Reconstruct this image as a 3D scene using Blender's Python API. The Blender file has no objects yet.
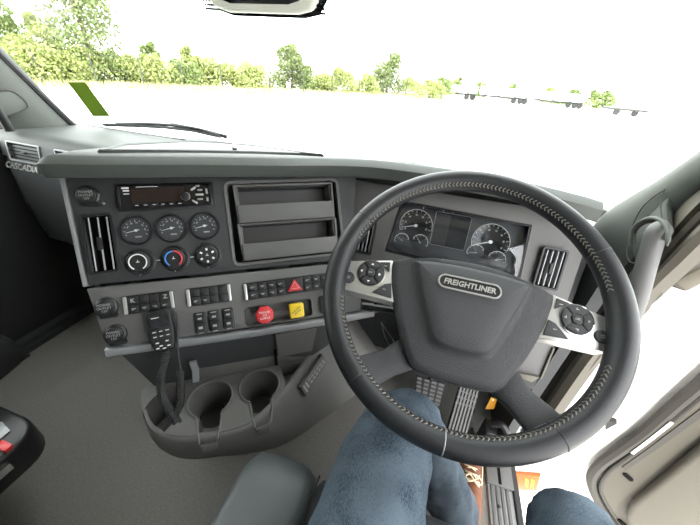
import bpy, bmesh, math, random
from mathutils import Matrix, Vector as V
random.seed(7)
SC = bpy.context.scene
COL = SC.collection
rad = math.radians

# ------------------------------------------------------------------ camera, world, sun, exposure
YAW, PITCH, ROLL, FPX = rad(14), rad(32), rad(5), 301.0
EYE = V((0, 0, 1.15))
_r0 = V((math.cos(YAW), math.sin(YAW), 0)); _h0 = V((-math.sin(YAW), math.cos(YAW), 0)); _z = V((0, 0, 1))
FWD = _h0 * math.cos(PITCH) - _z * math.sin(PITCH); _u0 = _h0 * math.sin(PITCH) + _z * math.cos(PITCH)
RGT = _r0 * math.cos(ROLL) + _u0 * math.sin(ROLL); UPV = -_r0 * math.sin(ROLL) + _u0 * math.cos(ROLL)
cam = bpy.data.cameras.new('camera'); cam.sensor_width = 36.0; cam.lens = FPX / 700.0 * 36.0
cam.clip_start = 0.01; cam.clip_end = 2000
camo = bpy.data.objects.new('camera', cam); COL.objects.link(camo)
camo.matrix_world = Matrix(((RGT.x, UPV.x, -FWD.x, EYE.x), (RGT.y, UPV.y, -FWD.y, EYE.y), (RGT.z, UPV.z, -FWD.z, EYE.z), (0, 0, 0, 1)))
SC.camera = camo

world = bpy.data.worlds.new('hazy_sky'); SC.world = world; world.use_nodes = True
_bg = world.node_tree.nodes['Background']
_bg.inputs[0].default_value = (0.975, 0.985, 1.0, 1); _bg.inputs[1].default_value = 8.2
sun = bpy.data.lights.new('sun', 'SUN'); sun.energy = 7.0; sun.angle = rad(1.0); sun.color = (1.0, 0.94, 0.84)
suno = bpy.data.objects.new('sun', sun); COL.objects.link(suno)
suno.rotation_euler = V((0.0, 0.50, -0.87)).to_track_quat('-Z', 'Y').to_euler()
vs = SC.view_settings
vs.view_transform = 'Standard'; vs.look = 'None'; vs.exposure = 0.0; vs.gamma = 1.0; vs.use_curve_mapping = False

# a pixel of the photograph's frame as a point on a plane of the cab
def ray(x, y): return FWD + RGT * ((x - 350) / FPX) - UPV * ((y - 262.5) / FPX)
def on_z(x, y, z): r = ray(x, y); return EYE + r * ((z - EYE.z) / r.z)
def on_x(x, y, X): r = ray(x, y); return EYE + r * ((X - EYE.x) / r.x)
def on_y(x, y, Y): r = ray(x, y); return EYE + r * ((Y - EYE.y) / r.y)
def on_f(x, y, M, w=0.0):            # on the plane z=w of a frame -> local coordinates
    n = M.col[2].to_3d(); o = M.translation + n * w; r = ray(x, y)
    return M.inverted() @ (EYE + r * ((o - EYE).dot(n) / r.dot(n)))
def FR(o, ex, ey, ez):
    return Matrix(((ex[0], ey[0], ez[0], o[0]), (ex[1], ey[1], ez[1], o[1]), (ex[2], ey[2], ez[2], o[2]), (0, 0, 0, 1)))
T = Matrix.Translation
def RZ(a): return Matrix.Rotation(a, 4, 'Z')

# ------------------------------------------------------------------ materials
def mat(name, col, rough=0.5, metal=0.0, spec=0.5, grain=0.0, gscale=400.0, var=0.0, vscale=8.0, coat=0.0, emit=None):
    m = bpy.data.materials.new(name); m.use_nodes = True
    nt = m.node_tree; b = nt.nodes['Principled BSDF']
    b.inputs['Base Color'].default_value = (*col, 1); b.inputs['Roughness'].default_value = rough
    b.inputs['Metallic'].default_value = metal; b.inputs['Specular IOR Level'].default_value = spec
    b.inputs['Coat Weight'].default_value = coat; b.inputs['Coat Roughness'].default_value = 0.05
    tc = nt.nodes.new('ShaderNodeTexCoord')
    if var:
        n = nt.nodes.new('ShaderNodeTexNoise'); n.inputs['Scale'].default_value = vscale; n.inputs['Detail'].default_value = 4
        r = nt.nodes.new('ShaderNodeValToRGB')
        r.color_ramp.elements[0].position = .3; r.color_ramp.elements[1].position = .7
        r.color_ramp.elements[0].color = (*[c * (1 - var) for c in col], 1); r.color_ramp.elements[1].color = (*[min(1, c * (1 + var)) for c in col], 1)
        nt.links.new(tc.outputs['Object'], n.inputs['Vector']); nt.links.new(n.outputs['Fac'], r.inputs[0]); nt.links.new(r.outputs[0], b.inputs['Base Color'])
    if grain:
        g = nt.nodes.new('ShaderNodeTexVoronoi'); g.inputs['Scale'].default_value = gscale
        bp = nt.nodes.new('ShaderNodeBump'); bp.inputs['Strength'].default_value = grain; bp.inputs['Distance'].default_value = 0.001
        nt.links.new(tc.outputs['Object'], g.inputs['Vector']); nt.links.new(g.outputs['Distance'], bp.inputs['Height']); nt.links.new(bp.outputs[0], b.inputs['Normal'])
    if emit:
        b.inputs['Emission Color'].default_value = (*col, 1); b.inputs['Emission Strength'].default_value = emit
    return m
def glass(name, tint, ior=.6, rough=0.0, extra=0.02, film=0.0):
    m = bpy.data.materials.new(name); m.use_nodes = True; nt = m.node_tree; nt.nodes.clear()
    o = nt.nodes.new('ShaderNodeOutputMaterial'); mx = nt.nodes.new('ShaderNodeMixShader')
    t = nt.nodes.new('ShaderNodeBsdfTransparent'); t.inputs[0].default_value = (*tint, 1)
    g = nt.nodes.new('ShaderNodeBsdfGlossy'); g.inputs['Roughness'].default_value = rough
    lw = nt.nodes.new('ShaderNodeLayerWeight'); lw.inputs[0].default_value = .5
    pw = nt.nodes.new('ShaderNodeMath'); pw.operation = 'POWER'; pw.inputs[1].default_value = 5.0
    ml = nt.nodes.new('ShaderNodeMath'); ml.operation = 'MULTIPLY_ADD'; ml.inputs[1].default_value = ior; ml.inputs[2].default_value = extra
    nt.links.new(lw.outputs['Facing'], pw.inputs[0]); nt.links.new(pw.outputs[0], ml.inputs[0]); nt.links.new(ml.outputs[0], mx.inputs[0])
    nt.links.new(g.outputs[0], mx.inputs[2]); nt.links.new(mx.outputs[0], o.inputs[0])
    if film:                          # thin dusty film on the clear plastic
        m2 = nt.nodes.new('ShaderNodeMixShader'); df = nt.nodes.new('ShaderNodeBsdfDiffuse'); df.inputs[0].default_value = (.8, .82, .84, 1)
        tc = nt.nodes.new('ShaderNodeTexCoord'); mp = nt.nodes.new('ShaderNodeMapping'); mp.inputs['Scale'].default_value = (9, 40, 10); mp.inputs['Rotation'].default_value = (0, 0, .35)
        n = nt.nodes.new('ShaderNodeTexNoise'); n.inputs['Scale'].default_value = 1.0; n.inputs['Detail'].default_value = 1.5
        rp = nt.nodes.new('ShaderNodeMapRange'); rp.inputs[1].default_value = .35; rp.inputs[2].default_value = .75; rp.inputs[3].default_value = film * .3; rp.inputs[4].default_value = film * 2.2
        nt.links.new(tc.outputs['Object'], mp.inputs[0]); nt.links.new(mp.outputs[0], n.inputs['Vector']); nt.links.new(n.outputs['Fac'], rp.inputs[0]); nt.links.new(rp.outputs[0], m2.inputs[0])
        nt.links.new(t.outputs[0], m2.inputs[1]); nt.links.new(df.outputs[0], m2.inputs[2]); nt.links.new(m2.outputs[0], mx.inputs[1])
    else: nt.links.new(t.outputs[0], mx.inputs[1])
    return m
def leafmat(name, c0, c1, c2):
    m = bpy.data.materials.new(name); m.use_nodes = True; nt = m.node_tree; b = nt.nodes['Principled BSDF']
    b.inputs['Roughness'].default_value = .7; b.inputs['Specular IOR Level'].default_value = .2
    g = nt.nodes.new('ShaderNodeNewGeometry'); r = nt.nodes.new('ShaderNodeValToRGB')
    r.color_ramp.elements[0].color = (*c0, 1); r.color_ramp.elements[1].color = (*c2, 1)
    e = r.color_ramp.elements.new(.5); e.color = (*c1, 1)
    nt.links.new(g.outputs['Random Per Island'], r.inputs[0]); nt.links.new(r.outputs[0], b.inputs['Base Color'])
    tr = nt.nodes.new('ShaderNodeBsdfTranslucent'); mx = nt.nodes.new('ShaderNodeMixShader'); mx.inputs[0].default_value = .35
    nt.links.new(r.outputs[0], tr.inputs[0]); nt.links.new(b.outputs[0], mx.inputs[1]); nt.links.new(tr.outputs[0], mx.inputs[2])
    nt.links.new(mx.outputs[0], nt.nodes['Material Output'].inputs[0])
    return m

m_panel = mat('charcoal_plastic', (.043, .0455, .047), .55, spec=.35, grain=.25, gscale=900)
m_lower = mat('grey_plastic', (.125, .125, .121), .55, spec=.35, grain=.25, gscale=900)
m_pad = mat('soft_dash_pad', (.070, .077, .071), .55, spec=.4, grain=.35, gscale=700)
m_bezel = mat('mid_grey_plastic', (.112, .110, .107), .55, spec=.4, grain=.2, gscale=900)
m_cons = mat('console_plastic', (.105, .103, .098), .5, spec=.4, grain=.25, gscale=900)
m_trimgrey = mat('satin_grey_trim', (.29, .298, .303), .42, metal=.3)
m_black = mat('black_plastic', (.014, .014, .015), .4, spec=.4)
m_blackgloss = mat('gloss_black', (.006, .006, .007), .12, spec=.5)
m_void = mat('matt_black', (.006, .006, .006), .9, spec=.1)
m_white = mat('white_print', (.75, .75, .74), .6)
m_greyprint = mat('grey_print', (.32, .33, .33), .6)
m_silver = mat('satin_silver', (.62, .62, .60), .32, metal=.75)
m_chrome = mat('chrome', (.8, .8, .8), .12, metal=1.0)
m_leather = mat('black_leather', (.012, .013, .0145), .40, spec=.38, grain=.25, gscale=1100)
m_hub = mat('wheel_hub_plastic', (.026, .027, .029), .5, spec=.38, grain=.5, gscale=900)
m_stitch = mat('grey_thread', (.15, .138, .12), .8)
m_rubber = mat('black_rubber', (.03, .03, .031), .6, spec=.35)
m_mat = mat('rubber_floor_mat', (.185, .178, .163), .75, spec=.3, grain=.6, gscale=260, var=.13, vscale=150)
m_seat = mat('seat_vinyl', (.085, .096, .100), .42, spec=.5, grain=.35, gscale=500)
m_seatfab = mat('seat_perforated', (.045, .050, .052), .6, spec=.3, grain=.9, gscale=330)
m_red = mat('red_plastic', (.62, .035, .04), .35)
m_yellow = mat('yellow_plastic', (.85, .60, .02), .35)
m_blue = mat('blue_print', (.05, .22, .62), .5)
m_redp = mat('red_print', (.72, .05, .07), .5)
m_amber = mat('amber_lens', (.30, .07, .003), .25)
m_amber2 = mat('amber_reflector_bar', (.50, .22, .008), .3)
m_paint = mat('white_cab_paint', (.80, .79, .76), .3, coat=.5)
m_door = mat('beige_grey_door_trim', (.090, .083, .067), .6, spec=.3, grain=.2, gscale=500)
m_doordk = mat('dark_door_groove', (.045, .042, .036), .7)
m_pillar = mat('pillar_trim', (.084, .092, .083), .6, spec=.35, grain=.2, gscale=500)
m_seal = mat('door_rubber', (.032, .029, .024), .6)
m_flange = mat('taupe_flange', (.105, .094, .074), .55)
m_cloth = mat('headliner', (.30, .285, .25), .9)
m_wall = mat('cab_liner', (.22, .22, .21), .8)
m_dark = mat('dark_liner', (.02, .021, .022), .8)
m_jack = mat('brown_leather_shoe', (.17, .065, .032), .5, var=.25, vscale=30)
m_sole = mat('tan_sole', (.62, .47, .30), .7)
m_lace = mat('cream_lace', (.78, .66, .46), .8)
m_sticker = leafmat('green_sticker', (.20, .29, .035), (.20, .29, .035), (.20, .29, .035))
m_bone = mat('cream_housing', (.66, .66, .58), .5)
m_ground = mat('pale_concrete', (.62, .61, .58), .85, var=.08, vscale=.3)
m_glass = glass('windscreen_glass', (.975, 1.0, .985), .35, 0, .01)
m_lens = glass('gauge_glass', (.96, .97, .98), .5, .02, .02)
m_film = glass('cluster_lens', (.95, .96, .97), .5, 0.0, .045, 0.0)
m_screen = mat('dark_screen', (.012, .013, .016), .1, spec=.5)
m_disp = mat('brown_display', (.022, .014, .012), .1, spec=.5)
m_dialface = mat('dial_face', (.034, .036, .039), .6)  # base lightened to carry the whitish haze reflected in the cluster cover
m_steel = mat('brushed_steel', (.5, .5, .5), .3, metal=1)
m_trailer = mat('white_trailer', (.78, .79, .80), .5)
m_roof = mat('grey_roof', (.45, .45, .45), .7)
m_wallb = mat('pale_wall', (.72, .72, .70), .8)
m_post = mat('galvanised_post', (.045, .045, .042), .7)
m_tyre = mat('tyre', (.02, .02, .02), .8)

# denim: fine diagonal weave with worn patches
m_denim = bpy.data.materials.new('blue_denim'); m_denim.use_nodes = True
_nt = m_denim.node_tree; _b = _nt.nodes['Principled BSDF']; _b.inputs['Roughness'].default_value = .85; _b.inputs['Specular IOR Level'].default_value = .2
_tc = _nt.nodes.new('ShaderNodeTexCoord'); _mp = _nt.nodes.new('ShaderNodeMapping'); _mp.inputs['Scale'].default_value = (1400, 260, 800)
_n1 = _nt.nodes.new('ShaderNodeTexNoise'); _n1.inputs['Scale'].default_value = 1.0; _n1.inputs['Detail'].default_value = 3
_n2 = _nt.nodes.new('ShaderNodeTexNoise'); _n2.inputs['Scale'].default_value = 14; _n2.inputs['Detail'].default_value = 5
_mul = _nt.nodes.new('ShaderNodeMath'); _mul.operation = 'ADD'
_rr = _nt.nodes.new('ShaderNodeValToRGB'); _rr.color_ramp.elements[0].position = .70; _rr.color_ramp.elements[1].position = 1.3
_rr.color_ramp.elements[0].color = (.016, .027, .042, 1); _rr.color_ramp.elements[1].position = .97; _rr.color_ramp.elements[1].color = (.085, .112, .140, 1)
_hf = _nt.nodes.new('ShaderNodeMath'); _hf.operation = 'MULTIPLY'; _hf.inputs[1].default_value = .9
_nt.links.new(_tc.outputs['Object'], _mp.inputs[0]); _nt.links.new(_mp.outputs[0], _n1.inputs['Vector']); _nt.links.new(_tc.outputs['Object'], _n2.inputs['Vector'])
_nt.links.new(_n1.outputs['Fac'], _mul.inputs[0]); _nt.links.new(_n2.outputs['Fac'], _mul.inputs[1]); _nt.links.new(_mul.outputs[0], _hf.inputs[0])
_nt.links.new(_hf.outputs[0], _rr.inputs[0]); _nt.links.new(_rr.outputs[0], _b.inputs['Base Color'])
_bp = _nt.nodes.new('ShaderNodeBump'); _bp.inputs['Strength'].default_value = .3; _bp.inputs['Distance'].default_value = .001
_nt.links.new(_n1.outputs['Fac'], _bp.inputs['Height']); _nt.links.new(_bp.outputs[0], _b.inputs['Normal'])

# ------------------------------------------------------------------ geometry helpers: every shape is (verts, faces)
def box(x0, x1, y0, y1, z0, z1):
    v = [(x, y, z) for z in (z0, z1) for y in (y0, y1) for x in (x0, x1)]
    return v, [(0, 2, 3, 1), (4, 5, 7, 6), (0, 1, 5, 4), (2, 6, 7, 3), (0, 4, 6, 2), (1, 3, 7, 5)]
def cbox(cx, cy, cz, sx, sy, sz): return box(cx - sx / 2, cx + sx / 2, cy - sy / 2, cy + sy / 2, cz - sz / 2, cz + sz / 2)
def prism(poly, z0, z1):
    a = sum(poly[i][0] * poly[(i + 1) % len(poly)][1] - poly[(i + 1) % len(poly)][0] * poly[i][1] for i in range(len(poly)))
    if a < 0: poly = poly[::-1]
    n = len(poly); v = [(p[0], p[1], z0) for p in poly] + [(p[0], p[1], z1) for p in poly]
    return v, [tuple(range(n - 1, -1, -1)), tuple(range(n, 2 * n))] + [(i, (i + 1) % n, n + (i + 1) % n, n + i) for i in range(n)]
def loft(rings, closed=True, cap0=True, cap1=True):
    n = len(rings[0]); v = [tuple(p) for r in rings for p in r]; f = []
    for k in range(len(rings) - 1):
        for i in range(n if closed else n - 1):
            j = (i + 1) % n; f.append((k * n + i, k * n + j, (k + 1) * n + j, (k + 1) * n + i))
    if cap0: f.append(tuple(range(n - 1, -1, -1)))
    if cap1: f.append(tuple(range((len(rings) - 1) * n, len(rings) * n)))
    return v, f
def circ(r, n=24, z=0.0, cx=0, cy=0, ph=0): return [(cx + r * math.cos(ph + 2 * math.pi * i / n), cy + r * math.sin(ph + 2 * math.pi * i / n), z) for i in range(n)]
def lathe(prof, n=28, cap0=True, cap1=True): return loft([circ(max(r, 1e-5), n, z) for r, z in prof], True, cap0, cap1)
def rrect(w, h, r, n=5, cx=0, cy=0):
    p = []
    for sx, sy, a in ((1, 1, 0), (-1, 1, 90), (-1, -1, 180), (1, -1, 270)):
        for i in range(n + 1):
            t = rad(a + 90 * i / n); p.append((cx + sx * (w / 2 - r) + r * math.cos(t), cy + sy * (h / 2 - r) + r * math.sin(t)))
    return p
def tube(path, r, n=10, closed=False, sx=1.0):
    P = [V(p) for p in path]; m = len(P); rs = r if isinstance(r, (list, tuple)) else [r] * m; rings = []; prev = None
    for i in range(m):
        t = (P[(i + 1) % m] - P[i - 1]) if (closed or 0 < i < m - 1) else (P[1] - P[0] if i == 0 else P[-1] - P[-2])
        t.normalize()
        if prev is None: a = t.orthogonal().normalized()
        else: a = (prev - t * prev.dot(t)).normalized()
        prev = a; b = t.cross(a)
        rings.append([P[i] + a * (rs[i] * math.cos(2 * math.pi * k / n)) + b * (rs[i] * sx * math.sin(2 * math.pi * k / n)) for k in range(n)])
    if closed: return loft(rings + [rings[0]], True, False, False)
    return loft(rings)
def ribbon(path, w, t, side):           # flat bar along a path; side = width direction
    s = V(side).normalized(); rings = []; P = [V(p) for p in path]
    for i, p in enumerate(P):
        d = (P[min(i + 1, len(P) - 1)] - P[max(i - 1, 0)]).normalized(); u = s.cross(d).normalized()
        rings.append([p - s * w / 2 - u * t / 2, p + s * w / 2 - u * t / 2, p + s * w / 2 + u * t / 2, p - s * w / 2 + u * t / 2])
    return loft(rings)
def spline(pts, n=8):
    P = [V(p) for p in pts]; out = []
    for i in range(len(P) - 1):
        p0 = P[max(i - 1, 0)]; p1 = P[i]; p2 = P[i + 1]; p3 = P[min(i + 2, len(P) - 1)]
        for k in range(n):
            t = k / n; out.append(.5 * ((2 * p1) + (p2 - p0) * t + (2 * p0 - 5 * p1 + 4 * p2 - p3) * t * t + (3 * p1 - p0 - 3 * p2 + p3) * t ** 3))
    return out + [P[-1]]
def cat(*gs):
    v, f = [], []
    for g in gs:
        o = len(v); v += list(g[0]); f += [tuple(i + o for i in q) for q in g[1]]
    return v, f
def xf(M, g): return [tuple(M @ V(p)) for p in g[0]], g[1]
def grid(fn, nu, nv):
    v = [tuple(fn(i / nu, j / nv)) for j in range(nv + 1) for i in range(nu + 1)]
    return v, [(j * (nu + 1) + i, j * (nu + 1) + i + 1, (j + 1) * (nu + 1) + i + 1, (j + 1) * (nu + 1) + i) for j in range(nv) for i in range(nu)]

def mk(name, g, m, bevel=0.0, seg=2, smooth=True, ang=35, recalc=True, solid=0.0):
    me = bpy.data.meshes.new(name); bm = bmesh.new()
    vs_ = [bm.verts.new(p) for p in g[0]]
    for f in g[1]:
        try: bm.faces.new([vs_[i] for i in f])
        except ValueError: pass
    bmesh.ops.remove_doubles(bm, verts=bm.verts, dist=1e-6)
    if recalc: bmesh.ops.recalc_face_normals(bm, faces=bm.faces)
    if solid: bmesh.ops.solidify(bm, geom=bm.faces[:], thickness=solid)
    if bevel:
        e = [x for x in bm.edges if len(x.link_faces) == 2 and x.calc_face_angle(0) > rad(28)]
        bmesh.ops.bevel(bm, geom=e, offset=bevel, segments=seg, profile=.5, affect='EDGES', clamp_overlap=True)
    bm.to_mesh(me); bm.free()
    if smooth:
        me.shade_smooth(); me.set_sharp_from_angle(angle=rad(ang))
    me.materials.append(m)
    return me
def put(name, me, parent=None, M=None):
    o = bpy.data.objects.new(name, me); COL.objects.link(o)
    M = M or Matrix.Identity(4)
    if parent is not None:
        o.parent = parent; o.matrix_parent_inverse = PM[parent.name].inverted()
    o.matrix_world = M; PM[o.name] = M.copy()
    # keep loc/rot consistent before the depsgraph runs
    o.matrix_basis = M
    return o
PM = {}
def P(name, g, m, parent=None, M=None, **k): return put(name, mk(name, g, m, **k), parent, M)
def tag(o, label=None, cat_=None, group=None, kind=None):
    if label: o['label'] = label
    if cat_: o['category'] = cat_
    if group: o['group'] = group
    if kind: o['kind'] = kind
    return o
def thing(name, label, cat_, loc=(0, 0, 0), group=None, kind=None):
    o = bpy.data.objects.new(name, None); COL.objects.link(o); o.empty_display_size = .05
    o.location = loc; PM[o.name] = T(V(loc))
    return tag(o, label, cat_, group, kind)
_dg = None
_txt = {}
def text_mesh(s, size, m, ext=.0002, shear=0.0, width=None, bold=0.0):
    key = (s, size, m.name, shear, width, bold)
    if key in _txt: return _txt[key]
    c = bpy.data.curves.new('lettering', 'FONT'); c.body = s; c.size = size; c.extrude = ext; c.align_x = 'CENTER'; c.align_y = 'CENTER'; c.shear = shear; c.resolution_u = 2; c.offset = bold
    o = bpy.data.objects.new('lettering_tmp', c); COL.objects.link(o); bpy.context.view_layer.update()
    me = bpy.data.meshes.new_from_object(o.evaluated_get(bpy.context.evaluated_depsgraph_get()))
    bpy.data.objects.remove(o); bpy.data.curves.remove(c)
    if width:
        xs = [v.co.x for v in me.vertices]; k = width / (max(xs) - min(xs))
        for v in me.vertices: v.co.x *= k
    me.name = 'lettering'; me.materials.clear(); me.materials.append(m); _txt[key] = me
    return me
def text(s, size, m, parent, M, name='lettering', **k): return put(name, text_mesh(s, size, m, **k), parent, M)
def cut(o, *cutters):
    for g in cutters:
        me = mk('cutter', g, m_void, smooth=False); c = bpy.data.objects.new('cutter', me); COL.objects.link(c); c.matrix_world = PM[o.name]; c.matrix_basis = PM[o.name]
        md = o.modifiers.new('b', 'BOOLEAN'); md.operation = 'DIFFERENCE'; md.object = c; md.solver = 'EXACT'
        bpy.context.view_layer.update()
        nm = bpy.data.meshes.new_from_object(o.evaluated_get(bpy.context.evaluated_depsgraph_get()))
        o.modifiers.clear(); o.data = nm; bpy.data.objects.remove(c)
        while len(nm.materials) > 1: nm.materials.pop()
    o.data.shade_smooth(); o.data.set_sharp_from_angle(angle=rad(30))
    return o
def struct(name, g, m, label, cat_, parent=None, M=None, **k):
    o = P(name, g, m, parent, M, **k); return tag(o, label, cat_, kind='structure')

# ------------------------------------------------------------------ reference frames measured from the place
hP, vP, nP = V((.81322, .58196, 0)), V((-.29740, .41559, .85956)), V((.50023, -.69901, .51104))
FP = FR(V((-.5480, .4921, .8921)), hP, vP, nP)               # centre panel turned to the driver
tc_ = .40
FC = FR(V((.09, .735, .82)), (1, 0, 0), (0, math.sin(tc_), math.cos(tc_)), (0, -math.cos(tc_), math.sin(tc_)))   # instrument panel
FW = FR(V((.0914, .4247, .8682)), V((1, 0, 0)), V((0, .7952, .6064)), V((0, -.6064, .7952)))                      # steering wheel
FK = FR(V((-.45, .355, .49)), hP, V((.582, -.813, 0)), V((0, 0, -1)))                                             # console top (a, b)
def kz(a, b, z): return V((-.45, .355, 0)) + hP * a + V((.582, -.813, 0)) * b + V((0, 0, z))

# ================================================================== THE SETTING
struct('ground', box(-140, 160, -60, 220, -1.30, -1.25), m_ground, 'pale sunlit concrete yard around the truck', 'ground')
struct('floor', box(-1.60, .47, -.55, 1.10, -.04, 0), m_mat, 'dark grey rubber mat on the cab floor', 'floor')
struct('wall_front', box(-1.62, .47, 1.08, 1.12, -.04, .86), m_dark, 'dark firewall at the end of the footwells', 'firewall')
struct('wall_back', box(-1.62, .54, -.59, -.55, -.04, 1.76), m_wall, 'grey lining behind the seats', 'wall')
struct('ceiling', cat(box(-1.62, .54, -.59, .62, 1.72, 1.76), box(-1.62, .54, .60, .72, 1.60, 1.76)), m_cloth, 'pale cloth headliner', 'ceiling')
struct('roof_shade_block', loft([[(x, y, z) for x, y in ((-1.62, y0), (.54, y0), (.54, -2.2), (-1.62, -2.2))] for y0, z in ((.62, 1.76), (.35, 2.2), (-.1, 2.75))]), m_paint, 'unseen white volume over the cab, added to shade the open door', 'shade block')  # unseen volume above the cab, added to keep sun off the door
# left side with the passenger window
wl = struct('wall_left', cat(box(-1.64, -1.60, -.59, 1.12, -.04, .84), box(-1.64, -1.60, -.59, -.12, .84, 1.76), box(-1.64, -1.60, -.12, .85, 1.50, 1.76), box(-1.64, -1.58, .80, .86, .84, 1.5)), m_dark, 'passenger side of the cab with dark door lining', 'wall')
P('door_step', cat(box(-1.60, -1.56, -.2, .95, 0, .05), box(-1.56, -1.545, -.2, .95, 0, .025)), m_panel, wl)
w2 = struct('window_2', box(-1.625, -1.620, -.12, .80, .84, 1.50), m_glass, 'passenger side window', 'window')
struct('wall_right', cat(box(.50, .54, -.59, -.30, -.04, 1.76), box(.50, .54, -.30, .62, 1.50, 1.76)), m_wall, 'driver side of the cab behind the open door', 'wall')
P('kick_panel', box(.435, .465, .74, 1.12, -.04, .78), m_panel, bpy.data.objects['wall_right'])

# windscreen, curved and raked
def ws(x, s):                      # s 0 at the base, 1 at the header
    yb = 1.11 - .10 * ((x + .53) / 1.03) ** 2
    return V((x, yb - .40 * s - .02 * math.sin(math.pi * s), .865 + .76 * s))
# a pixel solved on the glass
def on_ws(x, y):
    r = ray(x, y); lo_, hi_ = .3, 3.0
    for _ in range(40):
        m_ = (lo_ + hi_) / 2; p = EYE + r * m_; s = (p.z - .865) / .76
        if p.y < ws(p.x, s).y: lo_ = m_
        else: hi_ = m_
    return EYE + r * lo_
w1 = struct('window_1', grid(lambda a, b: ws(-1.57 + 2.10 * a, b), 24, 10), m_glass, 'wide curved windscreen across the whole cab', 'windscreen', solid=.004)
P('gasket', tube([ws(-1.57 + 2.10 * i / 24, -.01) for i in range(25)], .012, 8), m_rubber, w1)
P('gasket', tube([ws(-1.555, i / 12) for i in range(13)], .016, 8), m_rubber, w1)
def dots(pts, r):
    g = []
    for p in pts:
        n = V((0, -.88, .47)); a = V((1, 0, 0)); b = n.cross(a)
        ring = [p + a * r * math.cos(k * math.pi / 3) + b * r * math.sin(k * math.pi / 3) for k in range(6)]
        g.append(loft([ring, [q + n * .0008 for q in ring]]))
    return cat(*g)
dp = []
_fa, _fb = on_ws(207, 13), on_ws(328, 13); _fs = (_fa.z - .865) / .76
for k in range(-4, 0):
    x0, x1, sb = _fa.x - .008 * k, _fb.x + .008 * k, _fs - .010 * k
    dp += [ws(x0 + (x1 - x0) * i / 59, sb) - V((0, .005, 0)) for i in range(60)]
    for j in range(10): dp += [ws(x_, sb + .010 * (j + 1)) - V((0, .005, 0)) for x_ in (x0, x1)]
tag(P('frit_dots', dots(dp, .0036), m_void, w1, smooth=False), kind='stuff')
# ================================================================== DASHBOARD
dash = thing('dashboard', 'wraparound grey truck dashboard with gauges, switches and storage bins', 'dashboard', (-.35, .7, .9))
# --- padded top
def pf(u, v, w): return FP @ V((u, v, w))
A_ = [pf(-.192, .046, .022), pf(-.175, .044, .034), pf(-.08, .041, .036), pf(.07, .039, .036), pf(.25, .035, .036), pf(.38, .033, .036), V((-.13, .722, .944)), V((-.02, .708, .950)), V((.09, .703, .952)), V((.20, .702, .947)), V((.30, .70, .938)), V((.345, .705, .93))]
dx = [-.93, -.90, -.80, -.64, -.44, -.28, -.16, -.05, .08, .22, .35, .44]
rows = []
for i, a in enumerate(A_):
    back = V((-.3, .95, 0)) if i < 6 else V((0, 1, 0))
    d = ws(dx[i], 0) + V((0, -.03, .022)); 
    if i > 9: d.z -= .01 * (i - 9)
    b0 = a + V((0, 0, .022)) - back * .004; b1 = a + V((0, 0, .034)) + back * .012
    te = (0, .5)[i] if i < 2 else 1
    if i == 0: b1 = a + V((0, 0, .024)) + back * .012
    c = b1.lerp(d, .35) + V((0, 0, .008 * te)); c2 = b1.lerp(d, .7) + V((0, 0, .004 * te))
    a_in = a + back * .055 - V((0, 0, .002)); dl = d - V((0, 0, .06))
    rows.append([a_in, a - V((0, 0, .006)) + back * .004, a, b0, b1, b1 + (c - b1) * .25 + V((0, 0, .003)), c, c2, d, dl])
# smooth stations
def dens(rows, n=4):
    cols = [spline([r[k] for r in rows], n) for k in range(len(rows[0]))]
    return [[cols[k][i] for k in range(len(cols))] for i in range(len(cols[0]))]
P('dash_pad', loft(dens(rows), True, True, True), m_pad, dash, ang=50)
# shallow tray moulded into the pad
from mathutils.bvhtree import BVHTree
_pm = [o for o in COL.objects if o.name == 'dash_pad'][0].data
_bvh = BVHTree.FromPolygons([v_.co for v_ in _pm.vertices], [p_.vertices[:] for p_ in _pm.polygons])
def on_pad(x, y):
    r = ray(x, y); h_ = _bvh.ray_cast(EYE, r.normalized())[0]
    return h_ if h_ is not None else None
tl = [on_pad(x, y) for x, y in ((101, 152.5), (140, 152.0), (180, 152.3), (220, 152.8), (260, 153.6), (300, 155), (322, 156.5), (318, 153.5), (300, 151.5), (285, 150), (262, 147.5), (240, 145.2), (215, 143.3), (190, 142.4), (165, 142), (142, 142.2), (125, 146))]
tl = [p for p in tl if p is not None]
P('tray_rim', tube([p + V((0, 0, .001)) for p in tl], .0055, 6, closed=True), m_pad, dash)
P('tray_floor', loft([[p + V((0, 0, .0005)) for p in tl], [p + V((0, 0, .0025)) for p in tl]]), m_bezel, dash, smooth=False)
dv_ = [on_pad(234, 145.5), on_pad(235, 151.8)]
if None not in dv_: P('tray_divider', ribbon([p + V((0, 0, .005)) for p in dv_], .012, .008, (1, 0, 0)), m_pad, dash)

# --- upper panel
up = P('panel', prism([(-.170, .07), (.446, .07), (.446, .03), (.430, -.07), (.406, -.178), (-.158, -.170)], -.08, 0), m_panel, dash, FP, bevel=.002)
cut(up, prism(rrect(.268, .190, .012, 4, .258, -.066), -.062, .01), prism([(-.150, -.030), (-.106, -.030), (-.104, -.146), (-.144, -.146)], -.035, .01))
P('tray_bezel', loft([[(*p, 0) for p in rrect(.276, .198, .016, 5, .258, -.066)], [(*p, .003) for p in rrect(.274, .196, .015, 5, .258, -.066)], [(*p, .003) for p in rrect(.262, .184, .010, 5, .258, -.066)], [(*p, -.015) for p in rrect(.260, .182, .009, 5, .258, -.066)]], True, False, False), m_lower, dash, FP)
P('edge_trim', xf(FP, prism([(-.178, .055), (-.1705, .055), (-.1585, -.172), (-.166, -.172)], -.02, .004)), m_trimgrey, dash, bevel=.0015)
P('side_panel', xf(FP, prism([(-.176, .06), (-.168, .06), (-.13, -.31), (-.14, -.31)], -.14, -.012)), m_panel, dash)
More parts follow.
